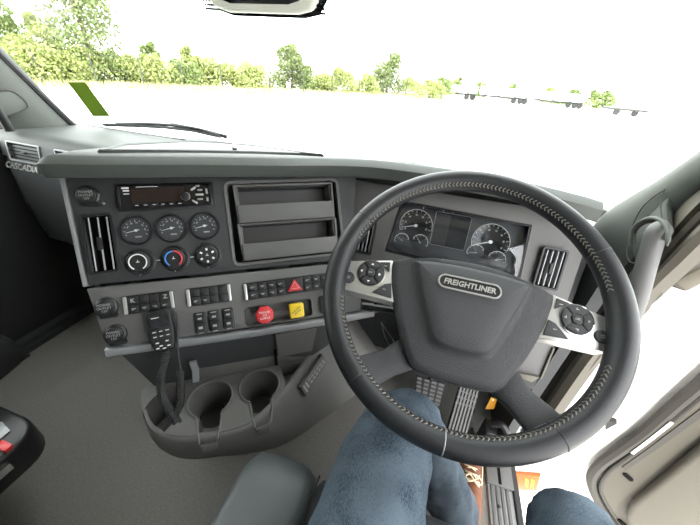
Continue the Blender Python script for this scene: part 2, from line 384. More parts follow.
for k, (v0, v1, v2) in enumerate([(.018, -.025, -.066), (-.072, -.115, -.154)]):
    st = P('storage_bin', cat(box(.146, .374, v2, v1, .000, .008), box(.146, .374, v2, v2 + .004, -.058, .004), box(.146, .150, v2, v0, -.058, -.002), box(.370, .374, v2, v0, -.058, -.002), box(.146, .374, v2, v0, -.060, -.056)), m_lower, dash, FP, bevel=.0012)
    P('bin_rim', cat(box(.142, .378, v0, v0 + .005, -.03, .002), xf(Matrix.Identity(4), prism([(.140, v0 + .004), (.146, v0 + .004), (.148, v2), (.143, v2)], -.004, .003)), prism([(.374, v0 + .004), (.380, v0 + .004), (.377, v2), (.372, v2)], -.004, .003)), m_lower, st, FP, bevel=.001)

# --- air vents
def air_vent(M, w, h, n, slope=0.0, horizontal=False, frame=None, fr_m=None):
    v = P('air_vent', prism(rrect(w, h, .004, 3), -.034, -.030), m_void, dash, M)
    ow = rrect(w + .010, h + .010, .005, 3); iw = rrect(w, h, .003, 3)
    P('vent_frame', loft([[(*p, .0) for p in ow], [(*p, .004) for p in ow], [(*p, .004) for p in iw], [(*p, -.012) for p in iw]], True, False, False), fr_m or m_black, v, M, bevel=.0006)
    L = w if horizontal else h
    for i in range(n):
        t = (i + .5) / n - .5
        Ms = M @ (T(V((0, t * h, -.006))) if horizontal else T(V((t * w, 0, -.006)))) @ (Matrix.Identity(4) if not horizontal else RZ(math.pi / 2))
        P('slat', cbox(0, 0, 0, .0028, L * .97, .016), m_trimgrey if not horizontal else m_void, v, Ms @ Matrix.Rotation(.3, 4, 'Y'), bevel=.0008)
    P('vent_tab', cbox(0, 0, .003, .007, .026, .008) if not horizontal else cbox(0, 0, .003, .020, .006, .008), m_black, v, M, bevel=.0015)
    return v
def skew(k): return Matrix(((1, k, 0, 0), (0, 1, 0, 0), (0, 0, 1, 0), (0, 0, 0, 1)))
air_vent(FP @ T(V((-.127, -.088, .002))) @ skew(-.04), .046, .112, 3)
air_vent(FC @ T(V((.221, -.031, .004))), .046, .090, 4)
air_vent(FC @ T(V((-.232, -.045, .004))), .040, .080, 4)

# --- power outlets
def outlet(u, v, w=.0):
    M = FP @ T(V((u, v, w)))
    o = P('power_outlet', lathe([(.021, 0), (.021, .004), (.0195, .006), (.0170, .007), (.0165, .011), (.0150, .0125)], 26), m_black, dash, M)
    P('cap_tab', prism(rrect(.030, .008, .003, 3, .004, -.018), 0, .009), m_black, o, M, bevel=.001)
    for k, s in enumerate(('POWER', 'OUTLET', '12V')):
        text(s, .0068, m_greyprint, o, M @ T(V((0, .006 - .0065 * k, .0126))))
outlet(-.135, .010)
outlet(-.130, -.219, .006); outlet(-.121, -.277, .006)
P('panel_screw', lathe([(.003, 0), (.003, .0015), (.002, .002)], 10), m_steel, dash, FP @ T(V((-.112, -.006, 0))))

# --- three round gauges
for i, u in enumerate((-.061, .005, .071)):
    M = FP @ T(V((u, -.066, 0)))
    g = P('gauge', lathe([(.0315, 0), (.0315, .003), (.030, .0055), (.0275, .0055), (.0262, .002)], 36, True, False), m_black, dash, M)
    P('dial_face', lathe([(.0268, .0015), (.0268, .0022)], 32), m_dialface, g, M)
    tk = []
    for k in range(11):
        a = rad(205 - 23 * k); q = .0035 if k % 5 == 0 else .0022
        tk.append(xf(RZ(a), box(.0222 - q, .0222, -.0004, .0004, .0022, .0025)))
    P('tick_marks', cat(*tk), m_white, g, M, smooth=False)
    P('scale_marks', cat(*[xf(RZ(rad(a)), cbox(.0165, 0, .0023, .0022, .0046, .0003)) for a in (150, 115, 80, 40, 5)]), m_greyprint, g, M, smooth=False)
    P('unit_mark', cbox(.003, -.0135, .0024, .012, .0032, .0003), m_greyprint, g, M, smooth=False)
    P('needle', xf(RZ(rad(12)), cat(prism([(-.020, -.0003), (-.020, .0003), (.006, .0009), (.006, -.0009)], .0030, .0036), lathe([(.0028, .0022), (.0028, .0042)], 12))), m_white, g, M, smooth=False)
    P('gauge_glass', lathe([(.0268, .0048), (.0268, .0051)], 32), m_lens, g, M)

# --- three rotary climate knobs
for i, u in enumerate((-.061, .005, .071)):
    M = FP @ T(V((u, -.133, 0)))
    k = P('climate_knob', lathe([(.029, 0), (.029, .0025), (.0265, .004), (.0225, .004), (.0225, .012), (.0215, .0175), (.0195, .019)], 36), m_black, dash, M)
    P('grip_ridge', cat(*[xf(RZ(2 * math.pi * j / 24), cbox(.0226, 0, .009, .0012, .002, .011)) for j in range(24)]), m_black, k, M, smooth=False)
    def arc(r, a0, a1, th=.0008, n=20): return tube([(r * math.cos(rad(a0 + (a1 - a0) * j / n)), r * math.sin(rad(a0 + (a1 - a0) * j / n)), .0191) for j in range(n + 1)], th, 6)
    if i == 0: P('printed_ring', arc(.0160, -60, 240, .0013), m_white, k, M)
    if i == 1:
        P('blue_arc', arc(.0160, 90, 235, .0016), m_blue, k, M); P('red_arc', arc(.0160, 85, -55, .0016), m_redp, k, M)
    if i == 2:
        P('printed_marks', cat(*[xf(RZ(rad(60 * j + 30)), cbox(.0135, 0, .0192, .005, .004, .0003)) for j in range(6)]), m_white, k, M, smooth=False)
    P('icon', cat(cbox(0, 0, .0192, .006, .0012, .0003), cbox(0, .0018, .0192, .0012, .005, .0003)), m_white, k, M, smooth=False)
    P('pointer_mark', cbox(-.003, -.0265, .0035, .003, .0016, .0004), m_white, k, M, smooth=False)
for u in (-.028, .038): P('selector_mark', cbox(0, 0, .0003, .010, .0016, .0004), m_white, dash, FP @ T(V((u, -.133, 0))), smooth=False)

# --- lower switch panel
lo = P('switch_panel', prism([(-.160, -.176), (.412, -.186), (.428, -.318), (-.140, -.304)], -.06, .006), m_lower, dash, FP, bevel=.003)
cut(lo, prism(rrect(.160, .046, .010, 5, .212, -.286), -.020, .02), prism([(-.13, -.18), (.10, -.18), (.09, -.1745), (-.12, -.1745)], 0, .02))
P('lower_trim', xf(FP, loft([[(u, v + dv, w) for dv, w in ((0, .006), (-.003, .013), (-.016, .012), (-.020, .004), (-.016, -.03), (0, -.03))] for u, v in ((-.142, -.302), (-.06, -.306), (.10, -.314), (.25, -.318), (.40, -.320), (.455, -.32))])), m_trimgrey, dash, ang=60)

def switch_bank(u0, u1, v0, v1, cols, rows_=2, icons=True, hazard=None):
    cu, cv = (u0 + u1) / 2, (v0 + v1) / 2; M = FP @ T(V((cu, cv, .006))); W, H = u1 - u0, v0 - v1
    b = P('switch_bank', prism(rrect(W, H, .003, 3), 0, .004), m_black, dash, M, bevel=.0008)
    for s in (-1, 1): P('silver_end', prism(rrect(.0065, H - .002, .002, 3, s * (W / 2 - .004), 0), .002, .007), m_silver, b, M, bevel=.001)
    iw = W - .018; cw = iw / cols; rh = (H - .004) / rows_
    for c in range(cols):
        for r in range(rows_):
            if hazard is not None and c in (hazard, hazard + 1): continue
            x = -iw / 2 + cw * (c + .5); y = H / 2 - .002 - rh * (r + .5)
            Mb = M @ T(V((x, y, .004)))
            q = P('button', prism(rrect(cw - .0014, rh - .0014, .0014, 2), 0, .0022), m_black, b, Mb, bevel=.0005)
            if icons(c, r): P('icon', cat(cbox(0, .0006, .0024, cw * .42, .0011, .0003), cbox(cw * .1 * ((c * 7 + r * 3) % 3 - 1), -.0015, .0024, cw * .22, .0014, .0003)), m_greyprint, q, Mb, smooth=False)
    if hazard is not None:
        x = -iw / 2 + cw * (hazard + 1); Mb = M @ T(V((x, 0, .004)))
        q = P('hazard_button', prism(rrect(cw * 2 - .0014, H - .005, .002, 2), 0, .0018), m_black, b, Mb, bevel=.0005)
        tri = [(0, .0165), (-.0185, -.0130), (.0185, -.0130)]
        P('red_triangle', prism(tri, .001, .0055), m_red, q, Mb, bevel=.0025, seg=3)
        P('triangle_outline', tube([(.55 * x_, .55 * y_ , .0058) for i in range(3) for x_, y_ in [(tri[i][0], tri[i][1])]], .0006, 6, closed=True), m_white, q, Mb, smooth=False)
    return b
switch_bank(-.100, -.006, -.201, -.240, 4, icons=lambda c, r: r == 1)
_b1 = [o for o in COL.objects if o.name.startswith('switch_bank')][-1]
for u, s in ((-.082, 'K'), (-.022, 'Z')): text(s, .012, m_greyprint, _b1, FP @ T(V((u, -.212, .0126))), bold=.0003)
switch_bank(.018, .110, -.202, -.242, 4, icons=lambda c, r: r == 1 and c < 2)
switch_bank(.137, .372, -.206, -.246, 10, icons=lambda c, r: True, hazard=4)
for u in (.039, .068, .097):
    M = FP @ T(V((u, -.281, .006)))
    r_ = P('rocker_switch', prism(rrect(.025, .048, .003, 3), 0, .003), m_black, dash, M, bevel=.0008)
    P('rocker', xf(T(V((0, 0, .003))), loft([[(-.010, y, 0), (.010, y, 0), (.010, y, z), (-.010, y, z)] for y, z in ((-.021, .008), (-.002, .005), (0, .0035), (.002, .005), (.021, .003))])), m_black, r_, M, bevel=.0006)
    P('icon', cat(cbox(0, .010, .0072, .008, .004, .0006), cbox(0, .020, .0068, .011, .0016, .001), cbox(0, -.010, .0100, .008, .005, .0006), cbox(0, -.0215, .0108, .010, .0016, .001)), m_greyprint, r_, M, smooth=False)
# brake valve knobs
def valve(u, v, poly, m, lines, tm, name, label, rot=0.0, sz=.007):
    M = FP @ T(V((u, v, -.014))); k = P(name, lathe([(.008, -.006), (.008, .022)], 16), m_black, dash, M); tag(k, label)
    q = P('knob_face', loft([[(x * .8, y * .8, .018) for x, y in poly], [(x, y, .024) for x, y in poly], [(x, y, .034) for x, y in poly], [(x * .9, y * .9, .038) for x, y in poly]]), m, k, M, bevel=.0012)
    for i, s in enumerate(lines): text(s, sz, tm, k, M @ T(V((0, 0, .0382))) @ RZ(rot) @ T(V((0, sz * ((len(lines) - 1) / 2 - i), 0))))
valve(.177, -.285, [(.0215 * math.cos(rad(22.5 + 45 * i)), .0215 * math.sin(rad(22.5 + 45 * i))) for i in range(8)], m_red, ('TRAILER', 'AIR', 'SUPPLY'), m_white, 'air_supply_knob', 'red octagonal knob with white lettering')
valve(.252, -.287, [(p[0], p[1]) for p in rrect(.035, .035, .004, 3)], m_yellow, ('PARKING', 'BRAKE'), m_black, 'parking_brake_knob', 'yellow square knob with dark slanted lettering', rot=rad(35), sz=.0062)
P('key_switch', prism(rrect(.030, .044, .005, 3, .326, -.285), .0, .014), m_black, dash, FP, bevel=.002)

# --- recessed panel under the trim, down to the console
P('knee_panel', loft([[pf(u, v, w), pf(u, v, w - .05), kz(a, b - .05, z), kz(a, b, z)] for u, v, w, a, b, z in ((-.128, -.318, -.012, -.085, -.012, .47), (.05, -.332, -.012, .04, -.008, .485), (.19, -.338, -.010, .19, -.004, .485), (.30, -.338, -.004, .285, 0.0, .485), (.40, -.336, -.004, .36, -.04, .47))]), m_panel, dash, ang=60)
P('drawer_front', loft([[pf(u, v, w + .006), kz(a, b + .006, z)] for u, v, w, a, b, z in ((.197, -.341, -.010, .20, .006, .525), (.30, -.341, -.004, .286, .008, .525))], False, False, False), m_cons, dash, solid=-.004)
P('cable_clip', ribbon([kz(.010, .012, .570), kz(.012, .016, .545), kz(.008, .024, .515)], .014, .006, hP), m_trimgrey, dash)

# --- instrument surround and knee bolster
bz = P('instrument_surround', prism([(-.30, .10), (.262, .105), (.285, .06), (.282, -.11), (.262, -.13), (-.29, -.15)], -.10, -.004), m_bezel, dash, FC, bevel=.004)
cut(bz, prism([(-.158, .068), (.160, .062), (.168, -.086), (-.174, -.072)], -.040, .02), prism(rrect(.046, .090, .004, 3, .221, -.031), -.034, .02), prism(rrect(.040, .080, .004, 3, -.232, -.045), -.034, .02))
P('knee_bolster', xf(FC, prism([(-.36, -.13), (.262, -.125), (.275, -.215), (.268, -.300), (.250, -.318), (.205, -.312), (.17, -.22), (-.10, -.21), (-.30, -.20)], -.08, .012)), m_bezel, dash, bevel=.004)
P('bolster_edge', xf(FC, cat(prism([(.272, -.215), (.277, -.215), (.270, -.300), (.265, -.300)], .011, .018), prism([(.205, -.300), (.262, -.296), (.250, -.314), (.208, -.308)], .011, .020))), m_flange, dash, bevel=.0015)
kn = P('headlamp_knob', lathe([(.030, 0), (.030, .004), (.022, .006), (.020, .018), (.017, .020)], 28), m_black, dash, FC @ T(V((.188, -.240, .012))))
P('dash_end', loft([[(.36, y, z), (.405, y + .02, z)] for y, z in ((.80, .82), (.76, .70), (.72, .55), (.70, .40))] , False, False, False), m_dark, dash, solid=.02)
P('lower_strip', xf(FP, loft([[(u, v + dv, w) for dv, w in ((0, .0), (-.004, .010), (-.014, .008), (-.014, -.03), (0, -.03))] for u, v in ((.455, -.318), (.50, -.31), (.56, -.30))])), m_flange, dash)

# --- passenger side of the dashboard
pp = [(1.06, .84), (1.03, .878), (.90, .884), (.80, .886), (.775, .880), (.762, .866), (.752, .845), (.742, .790), (.752, .782), (.745, .770), (.735, .60), (.75, .46), (.80, .40), (1.06, .38)]
P('passenger_dash', loft([[(x, y + (.03 if x < -1.5 else 0), z) for y, z in pp] for x in (-1.598, -1.45, -1.2, -.95, -.70, -.55)]), m_pad, dash, ang=40)
P('glove_box_door', prism([(-1.50, .47), (-.80, .47), (-.78, .755), (-1.52, .755)], 0, .006), m_dark, dash, FR(V((0, .7405, 0)), (1, 0, 0), (0, 0, 1), (0, -1, 0)), bevel=.002)
FV = FR(V((0, .7475, .82)), (1, 0, 0), (0, .19, .98), (0, -.98, .19))
for (x0, x1, y0, y1) in ((10, 40, 143, 163), (57, 74, 151, 161)):
    a, b = on_f(x0, (y0 + y1) / 2 - 2, FV), on_f(x1, (y0 + y1) / 2 + 2, FV)
    w_ = min(b.x - a.x, .16)
    air_vent(FV @ T(V((a.x + w_ / 2, .003, .001))), w_, .058, 5, horizontal=True, fr_m=m_trimgrey)
FL = FR(V((0, .745, .778)), (1, 0, 0), (0, .35, .94), (0, -.94, .35))
a, b = on_f(6, 164, FL, .004), on_f(38, 171, FL, .004)
text('CASCADIA', .032, m_silver, dash, FL @ T(V(((a.x + b.x) / 2, (a.y + b.y) / 2, .004))), width=abs(b.x - a.x), ext=.002, shear=.15, bold=.0002)
tag([o for o in COL.objects if o.name.startswith('lettering')][-1], 'chrome raised lettering')

# ================================================================== CAR RADIO
rd = thing('car_radio', 'slim black car radio with small white button print, above three gauges', 'radio', tuple(FP @ V((.006, .004, 0))))
MR = FP @ T(V((.006, .0035, 0)))
P('housing', prism(rrect(.188, .056, .003, 3), 0, .004), m_black, rd, MR, bevel=.001)
P('faceplate', prism(rrect(.178, .049, .004, 3), .003, .010), m_blackgloss, rd, MR, bevel=.0015)
P('display', prism(rrect(.100, .030, .002, 3, -.015, .002), .010, .0106), m_disp, rd, MR)
vk = P('volume_knob', lathe([(.0085, .010), (.0085, .013), (.0078, .018), (.006, .019)], 24), m_black, rd, MR @ T(V((.036, -.004, 0))))
P('knob_ring', tube(circ(.0088, 20, .0115), .0005, 6, closed=True), m_silver, vk, MR @ T(V((.036, -.004, 0))))
for i in range(6): 
    Mb = MR @ T(V((-.056 + .016 * i, -.0185, .010)))
    b = P('preset_button', prism(rrect(.013, .006, .001, 2), 0, .0012), m_blackgloss, rd, Mb, bevel=.0003); P('icon', cbox(-.001, 0, .0013, .006, .0018, .0003), m_greyprint, b, Mb, smooth=False)
for i, (x, y, a, w_) in enumerate(((.053, .0125, 35, .012), (.053, -.0165, -35, .012), (.064, -.001, 0, .016), (.066, .009, 0, .010), (.064, -.011, 0, .011), (.079, .006, 90, .012), (.079, -.012, 90, .009), (.062, .018, 0, .008))):
    Mb = MR @ T(V((x, y, .010))) @ RZ(rad(a))
    P('button', prism(rrect(w_, .0042, .001, 2), 0, .0013), m_silver if i < 3 else m_trimgrey, rd, Mb, bevel=.0003)
P('print', cat(cbox(-.074, .018, .0101, .013, .0034, .0003), cbox(-.073, .0125, .0101, .011, .003, .0003), cbox(-.073, .006, .0101, .010, .0018, .0003), cbox(-.035, .0195, .0101, .040, .0008, .0003)), m_white, rd, MR, smooth=False)
P('side_rail', cat(cbox(-.0865, 0, .011, .004, .040, .003), cbox(.0865, 0, .011, .004, .040, .003)), m_black, rd, MR, bevel=.001)

# ================================================================== INSTRUMENT CLUSTER
ic = thing('instrument_cluster', 'driver instrument cluster with two round dials and central screen behind steering wheel', 'instrument cluster', tuple(FC.translation))
win = [(-.156, .066), (.158, .060), (.166, -.084), (-.172, -.070)]
P('face', prism(win, -.040, -.034), m_dialface, ic, FC)
P('hood', cat(*[ (lambda p, q: loft([[(p[0], p[1], -.036), (q[0], q[1], -.036), (q[0], q[1], -.004), (p[0], p[1], -.004)], [(p[0] * .985, p[1] * .97, -.036), (q[0] * .985, q[1] * .97, -.036), (q[0] * .985, q[1] * .97, -.004), (p[0] * .985, p[1] * .97, -.004)]]))(win[i], win[(i + 1) % 4]) for i in range(4)]), m_black, ic, FC)
def dial(cx, cy, r, a0, a1, n, needle, major=True):
    M = FC @ T(V((cx, cy, -.034)))
    d = P('dial', lathe([(r, 0), (r, .0012), (r * .96, .0018), (r * .93, .0010)], 36), m_blackgloss if major else m_dialface, ic, M)
    P('dial_ring', tube([(r * math.cos(rad(a0 + (a1 - a0) * j / 30)), r * math.sin(rad(a0 + (a1 - a0) * j / 30)), .0022) for j in range(31)], .0007, 6), m_white, d, M)
    tk = [xf(RZ(rad(a0 + (a1 - a0) * j / n)), box(r * (.80 if j % 2 == 0 else .88), r * .95, -.0004, .0004, .0018, .0022)) for j in range(n + 1)]
    P('tick_marks', cat(*tk), m_white, d, M, smooth=False)
    if major: P('numerals', cat(*[xf(RZ(rad(a0 + (a1 - a0) * j / n)), cbox(r * .67, 0, .002, .0036, .0052, .0003)) for j in range(0, n + 1, 2)]), m_greyprint, d, M, smooth=False)
    P('needle', xf(RZ(rad(needle)), cat(prism([(-.004, -.0012), (r * .85, -.0005), (r * .85, .0005), (-.004, .0012)], .004, .0048), lathe([(r * .10, .001), (r * .10, .006)], 14))), m_white if major else m_greyprint, d, M, smooth=False)
dial(-.108, .010, .043, 205, -10, 12, 196)
dial(-.137, -.036, .019, 200, 20, 6, 150, False); dial(-.088, -.032, .021, 160, -20, 6, 130, False)
dial(.085, .004, .046, 205, -20, 14, 200)
dial(.056, -.030, .021, 200, 30, 6, 190, False); dial(.110, -.038, .022, 160, -10, 6, 20, False)
sc_ = P('centre_screen', prism(rrect(.094, .092, .004, 3, -.018, .013), -.034, -.030), m_screen, ic, FC)
P('screen_frame', tube([(x, y, -.0298) for x, y in rrect(.090, .088, .004, 3, -.018, .013)], .0008, 6, closed=True), m_trimgrey, sc_, FC)
P('screen_panel', prism(rrect(.036, .082, .002, 2, -.042, .013), -.0300, -.0294), m_dark, sc_, FC)
for u, v in ((-.098, .062), (-.046, .058), (-.022, .057), (.004, .053)): P('light_streak', cbox(0, 0, 0, .0022, .010, .002), m_white, ic, FC @ T(V((u, v, -.032))), smooth=False)  # white slivers painting the light streaks along the cluster's top edge
for u, v in ((-.020, -.066), (-.006, -.067)): P('light_streak', cbox(0, 0, 0, .002, .006, .002), m_white, ic, FC @ T(V((u, v, -.032))), smooth=False)  # lower pair of painted light streaks
P('clear_lens', grid(lambda a, b: V((win[3][0] * (1 - a) * (1 - b) + win[2][0] * a * (1 - b) + win[1][0] * a * b + win[0][0] * (1 - a) * b, win[3][1] * (1 - a) * (1 - b) + win[2][1] * a * (1 - b) + win[1][1] * a * b + win[0][1] * (1 - a) * b, -.012 - .012 * b + .010 * math.sin(math.pi * b))), 6, 10), m_film, ic, FC, solid=.002)

# ================================================================== STEERING WHEEL
sw = thing('steering_wheel', 'black leather steering wheel with silver control pods and chrome badge', 'steering wheel', tuple(FW.translation))
RM, rm = .2165, .0180
def rimp(a, b, rr=rm, ov=1.12):      # a around the wheel, b around the section
    k = 1.0 + .03 * max(0, math.cos(2 * (a - 0))) ** 6          # fuller grips at the sides
    return V(((RM + rr * k * math.cos(b)) * math.cos(a), (RM + rr * k * math.cos(b)) * math.sin(a), rr * ov * k * math.sin(b)))
v, f = [], []
NA, NB = 120, 20
for i in range(NA):
    for j in range(NB): v.append(tuple(rimp(2 * math.pi * i / NA, 2 * math.pi * j / NB)))
for i in range(NA):
    for j in range(NB): f.append((i * NB + j, ((i + 1) % NA) * NB + j, ((i + 1) % NA) * NB + (j + 1) % NB, i * NB + (j + 1) % NB))
rim_ = P('rim', (v, f), m_leather, sw, FW)
st = []
for a0, a1 in ((14, 166), (196, 343)):
    n = int((a1 - a0) / 1.9)
    for i in range(n):
        for s in (-1, 1):
            a = rad(a0 + (a1 - a0) * i / n); bc = rad(148)
            p = rimp(a, bc + s * .20, rm * 1.012); q = rimp(a + rad(1.0), bc + s * .02, rm * 1.05)
            st.append(tube([p, q], .0009, 5))
tag(P('stitching', cat(*st), m_stitch, rim_, FW, smooth=False), kind='stuff')
for a in (154, 31.2, 269, 231, 309):
    P('leather_seam', tube([rimp(rad(a), 2 * math.pi * j / 24, rm * 1.004) for j in range(24)], .0008, 6, closed=True), m_trimgrey if a == 269 else m_black, rim_, FW)
# hub
half = [(0, .058), (.04, .056), (.08, .049), (.122, .035), (.130, .026), (.124, -.006), (.112, -.042), (.098, -.075), (.084, -.101), (.072, -.124), (.058, -.135), (.03, -.139), (0, -.140)]
outer = half + [(-x, y) for x, y in half[-2:0:-1]]
halfi = [(0, .042), (.03, .041), (.06, .039), (.084, .035), (.086, .030), (.078, .005), (.066, -.025), (.054, -.052), (.046, -.072), (.040, -.083), (.030, -.089), (.015, -.091), (0, -.092)]
inner = halfi + [(-x, y) for x, y in halfi[-2:0:-1]]
def dens2(p, k=3):
    q = spline([(x, y, 0) for x, y in p + [p[0]]], k)[:-1]; return [(t.x, t.y) for t in q]
outer, inner = dens2(outer), dens2(inner)
def ringm(t, z, s=1.0, cy=-.03):
    return [((o[0] * (1 - t) + i_[0] * t) * s, cy + ((o[1] * (1 - t) + i_[1] * t) - cy) * s, z) for o, i_ in zip(outer, inner)]
hub = P('hub', loft([ringm(0, -.060, .93), ringm(0, -.022), ringm(0, -.012, .995), ringm(0, -.008, .975), ringm(.3, -.005), ringm(.75, -.006), ringm(1, -.004, 1.05), ringm(1, .003, 1.0), ringm(1, .006, .92), ringm(1, .007, .6), ringm(1, .0075, .2)]), m_hub, sw, FW, ang=60)
ME = FW @ T(V((-.001, .009, .0075)))
cap = lambda w, h: [(p[0], p[1]) for p in rrect(w, h, h / 2 - .0001, 8)]
em = P('badge', prism(cap(.094, .0215), -.001, .0018), m_black, hub, ME)
P('badge', loft([[(*p, .000) for p in cap(.098, .0245)], [(*p, .0032) for p in cap(.096, .023)], [(*p, .0032) for p in cap(.0925, .0195)], [(*p, .001) for p in cap(.0915, .0185)]], True, False, False), m_silver, hub, ME)
text('FREIGHTLINER', .0125, m_silver, hub, ME @ T(V((0, 0, .0022))), width=.079, ext=.0006, shear=.12, bold=.0003)
# control pods
def pod(s):
    po = [(s * .128, .032), (s * .206, .013), (s * .2105, -.012), (s * .209, -.034), (s * .204, -.039), (s * .110, -.041), (s * .120, -.012)]
    p = P('control_pod', loft([[(x * .985, y * .97 - .002, -.040) for x, y in (po if s > 0 else po)], [(x, y, -.014) for x, y in po], [(x, y, -.009) for x, y in po]]), m_silver, sw, FW, bevel=.0018)
    M = FW @ T(V((s * .160, -.0005, -.009))) @ Matrix.Diagonal((.87, .87, 1, 1))
    P('button_ring', tube(circ(.0275, 30, .001), .0012, 6, closed=True), m_chrome, p, M)
    bt = P('button_disc', lathe([(.0265, 0), (.0265, .0018), (.0255, .0026)], 32), m_black, p, M)
    for k in range(4):
        seg = [(.0105 * math.cos(rad(a)), .0105 * math.sin(rad(a))) for a in (-38, -19, 0, 19, 38)] + [(.0245 * math.cos(rad(a)), .0245 * math.sin(rad(a))) for a in (42, 21, 0, -21, -42)]
        P('button', xf(RZ(rad(90 * k)), prism(seg, .0025, .0042)), m_rubber, p, M, bevel=.0005)
        if s < 0: P('arrow', xf(RZ(rad(90 * k)), prism([(.0205, 0), (.0165, .0028), (.0165, -.0028)], .0042, .0045)), m_white, p, M, smooth=False)
        else: P('icon', xf(RZ(rad(90 * k)), cat(cbox(.0175, 0, .0044, .0012, .005, .0003), cbox(.0195, .001, .0044, .0022, .0012, .0003))), m_greyprint, p, M, smooth=False)
    P('centre_button', lathe([(.0088, .0025), (.0088, .005), (.0075, .0056)], 22), m_rubber, p, M)
    text('OK', .0058, m_greyprint, p, M @ T(V((0, 0, .0057))))
    M2 = FW @ T(V((s * .1945, -.0175 if s > 0 else -.017, -.009)))
    P('round_button', lathe([(.0100, 0), (.0100, .002), (.0085, .0032)], 22), m_rubber, p, M2)
    P('icon', cat(cbox(0, .0015, .0034, .006, .001, .0003), cbox(0, -.0015, .0034, .006, .001, .0003)), m_greyprint, p, M2, smooth=False)
    for q in ([(s * .1315, .0265), (s * .150, .0225), (s * .1355, .0125), (s * .1295, .0085)], [(s * .1215, -.0105), (s * .1315, -.0140), (s * .150, -.0335), (s * .1155, -.0355)]):
        P('corner_button', prism(q, -.009, -.0062), m_rubber, p, FW, bevel=.0006)
        cx_, cy_ = sum(a[0] for a in q) / 4, sum(a[1] for a in q) / 4
        P('icon', cbox(cx_ + s * .001, cy_, -.0060, .005, .0012, .0003), m_greyprint, p, FW, smooth=False)
pod(-1); pod(1)
# lower spokes
for s in (-1, 1):
    sec = []
    for (x0, y0), (x1, y1), z, th in (((.088, -.092), (.056, -.132), -.016, .026), ((.110, -.118), (.082, -.150), -.014, .024), ((.1445, -.138), (.104, -.170), -.008, .022), ((.165, -.140), (.112, -.188), -.003, .020)):
        mx_, my_ = (x0 + x1) / 2, (y0 + y1) / 2
        sec.append([(s * x0, y0, z - .004), (s * (x0 * .75 + x1 * .25), y0 * .75 + y1 * .25, z), (s * (x0 * .25 + x1 * .75), y0 * .25 + y1 * .75, z), (s * x1, y1, z - .004), (s * x1, y1, z - th), (s * x0, y0, z - th)])
    P('lower_spoke', loft(sec), m_hub, sw, FW, bevel=.0025)
    P('spoke_seam', ribbon([(s * .147, -.1385, -.0065), (s * .126, -.155, -.0045), (s * .104, -.172, -.0065)], .0012, .002, (0, 0, 1)), m_trimgrey, sw, FW)
P('hub_rear', lathe([(.070, -.125), (.085, -.06), (.082, -.045)], 28), m_black, sw, FW @ T(V((0, -.02, 0))))

# ================================================================== STEERING COLUMN
sc0 = thing('steering_column', 'black steering column shroud with stalk lever behind the wheel', 'steering column', tuple(FW @ V((0, 0, -.2))))
P('shroud', loft([[(x * .060 * k, y * .055 * k - .02, z) for x, y in rrect(2, 2, .5, 5)] for z, k in ((-.13, .9), (-.17, 1.15), (-.30, 1.2), (-.40, .9))]), m_black, sc0, FW)
P('lower_shaft', tube([FW @ V((0, -.02, -.38)), V((.09, .86, .36)), V((.09, 1.0, .10))], .022, 12), m_black, sc0)
sl = P('stalk', tube(spline([FW @ V((-.05, -.02, -.16)), FW @ V((-.11, -.022, -.15)), FW @ V((-.155, -.030, -.135))], 5), .0075, 10), m_black, sc0)
P('stalk_tip', tube([FW @ V((-.155, -.030, -.135)), FW @ V((-.178, -.034, -.128))], [.0095, .008], 10), m_black, sl)
P('key_ring', tube([on_y(x, y, .60) for x, y in ((381, 322), (386, 330), (392, 338), (395, 344), (390, 346), (385, 337))], .0012, 6, closed=True), m_steel, sc0)

# ================================================================== CONSOLE WITH CUP HOLDERS
cs = thing('cup_holder_console', 'dark console with two cup holders and pockets below the dashboard', 'console', tuple(kz(.1, .06, .36)))
TOP = [(-.117, .004, .485), (-.100, .059, .485), (-.075, .105, .485), (-.029, .136, .485), (.029, .150, .485), (.077, .154, .485), (.118, .150, .485), (.157, .130, .485), (.199, .095, .485), (.238, .056, .485), (.279, .012, .490), (.315, -.030, .515), (.345, -.055, .56), (.37, -.09, .60), (.40, -.17, .60)]
BOT = [(-.110, -.01, .40), (-.098, .045, .392), (-.078, .085, .387), (-.035, .115, .382), (.02, .130, .376), (.075, .142, .37), (.125, .146, .365), (.175, .146, .36), (.23, .134, .36), (.287, .112, .36), (.35, .085, .355), (.41, .058, .35), (.47, .035, .35), (.54, .0, .36), (.52, -.17, .36)]
cols = []
for i, (t, q) in enumerate(zip(TOP, BOT)):
    a, b, z = t; a2, b2, z2 = q
    bu_ = .012 if i < 9 else .006
    cols.append([kz(a * .97, b - .014, z), kz(a, b - .004, z), kz(a * 1.004, b + .001, z - .007), kz(a * .67 + a2 * .33, b * .67 + b2 * .33 + bu_, z * .67 + z2 * .33), kz(a * .3 + a2 * .7, b * .3 + b2 * .7 + bu_, z * .3 + z2 * .7), kz(a2, b2, z2), kz(a2 * .97, b2 - .03, z2 - .012), kz(a2 * .92, b2 - .14, z2 - .02)])
P('skirt', loft(dens(cols, 3), False, False, False), m_cons, cs, ang=60)
poly = [(t.x, t.y) for t in spline([(a * .985, b - .008, 0) for a, b, z in TOP[:11]], 3)] + [(.285, -.02), (.19, -.02), (.04, -.02), (-.09, -.025)]
tp = P('top_plate', prism(poly, 0.003, .10), m_cons, cs, FK)
P('rear_ledge', loft([[kz(a, -.022, .485), kz(a, .004 + db, .487), kz(a, -.004 + db, .515), kz(a, -.010, .522), kz(a, -.03, .522)] for a, db in ((.0, -.004), (.10, 0.0), (.19, 0.0), (.275, -.004))]), m_cons, cs, bevel=.002)
P('ledge_slot', loft([[kz(a, .006, .488), kz(a, -.002, .540), kz(a, -.01, .540), kz(a, -.01, .488)] for a in (.190, .197)]), m_void, cs)
CUPS = ((.036, .060, .0465), (.146, .056, .0455))
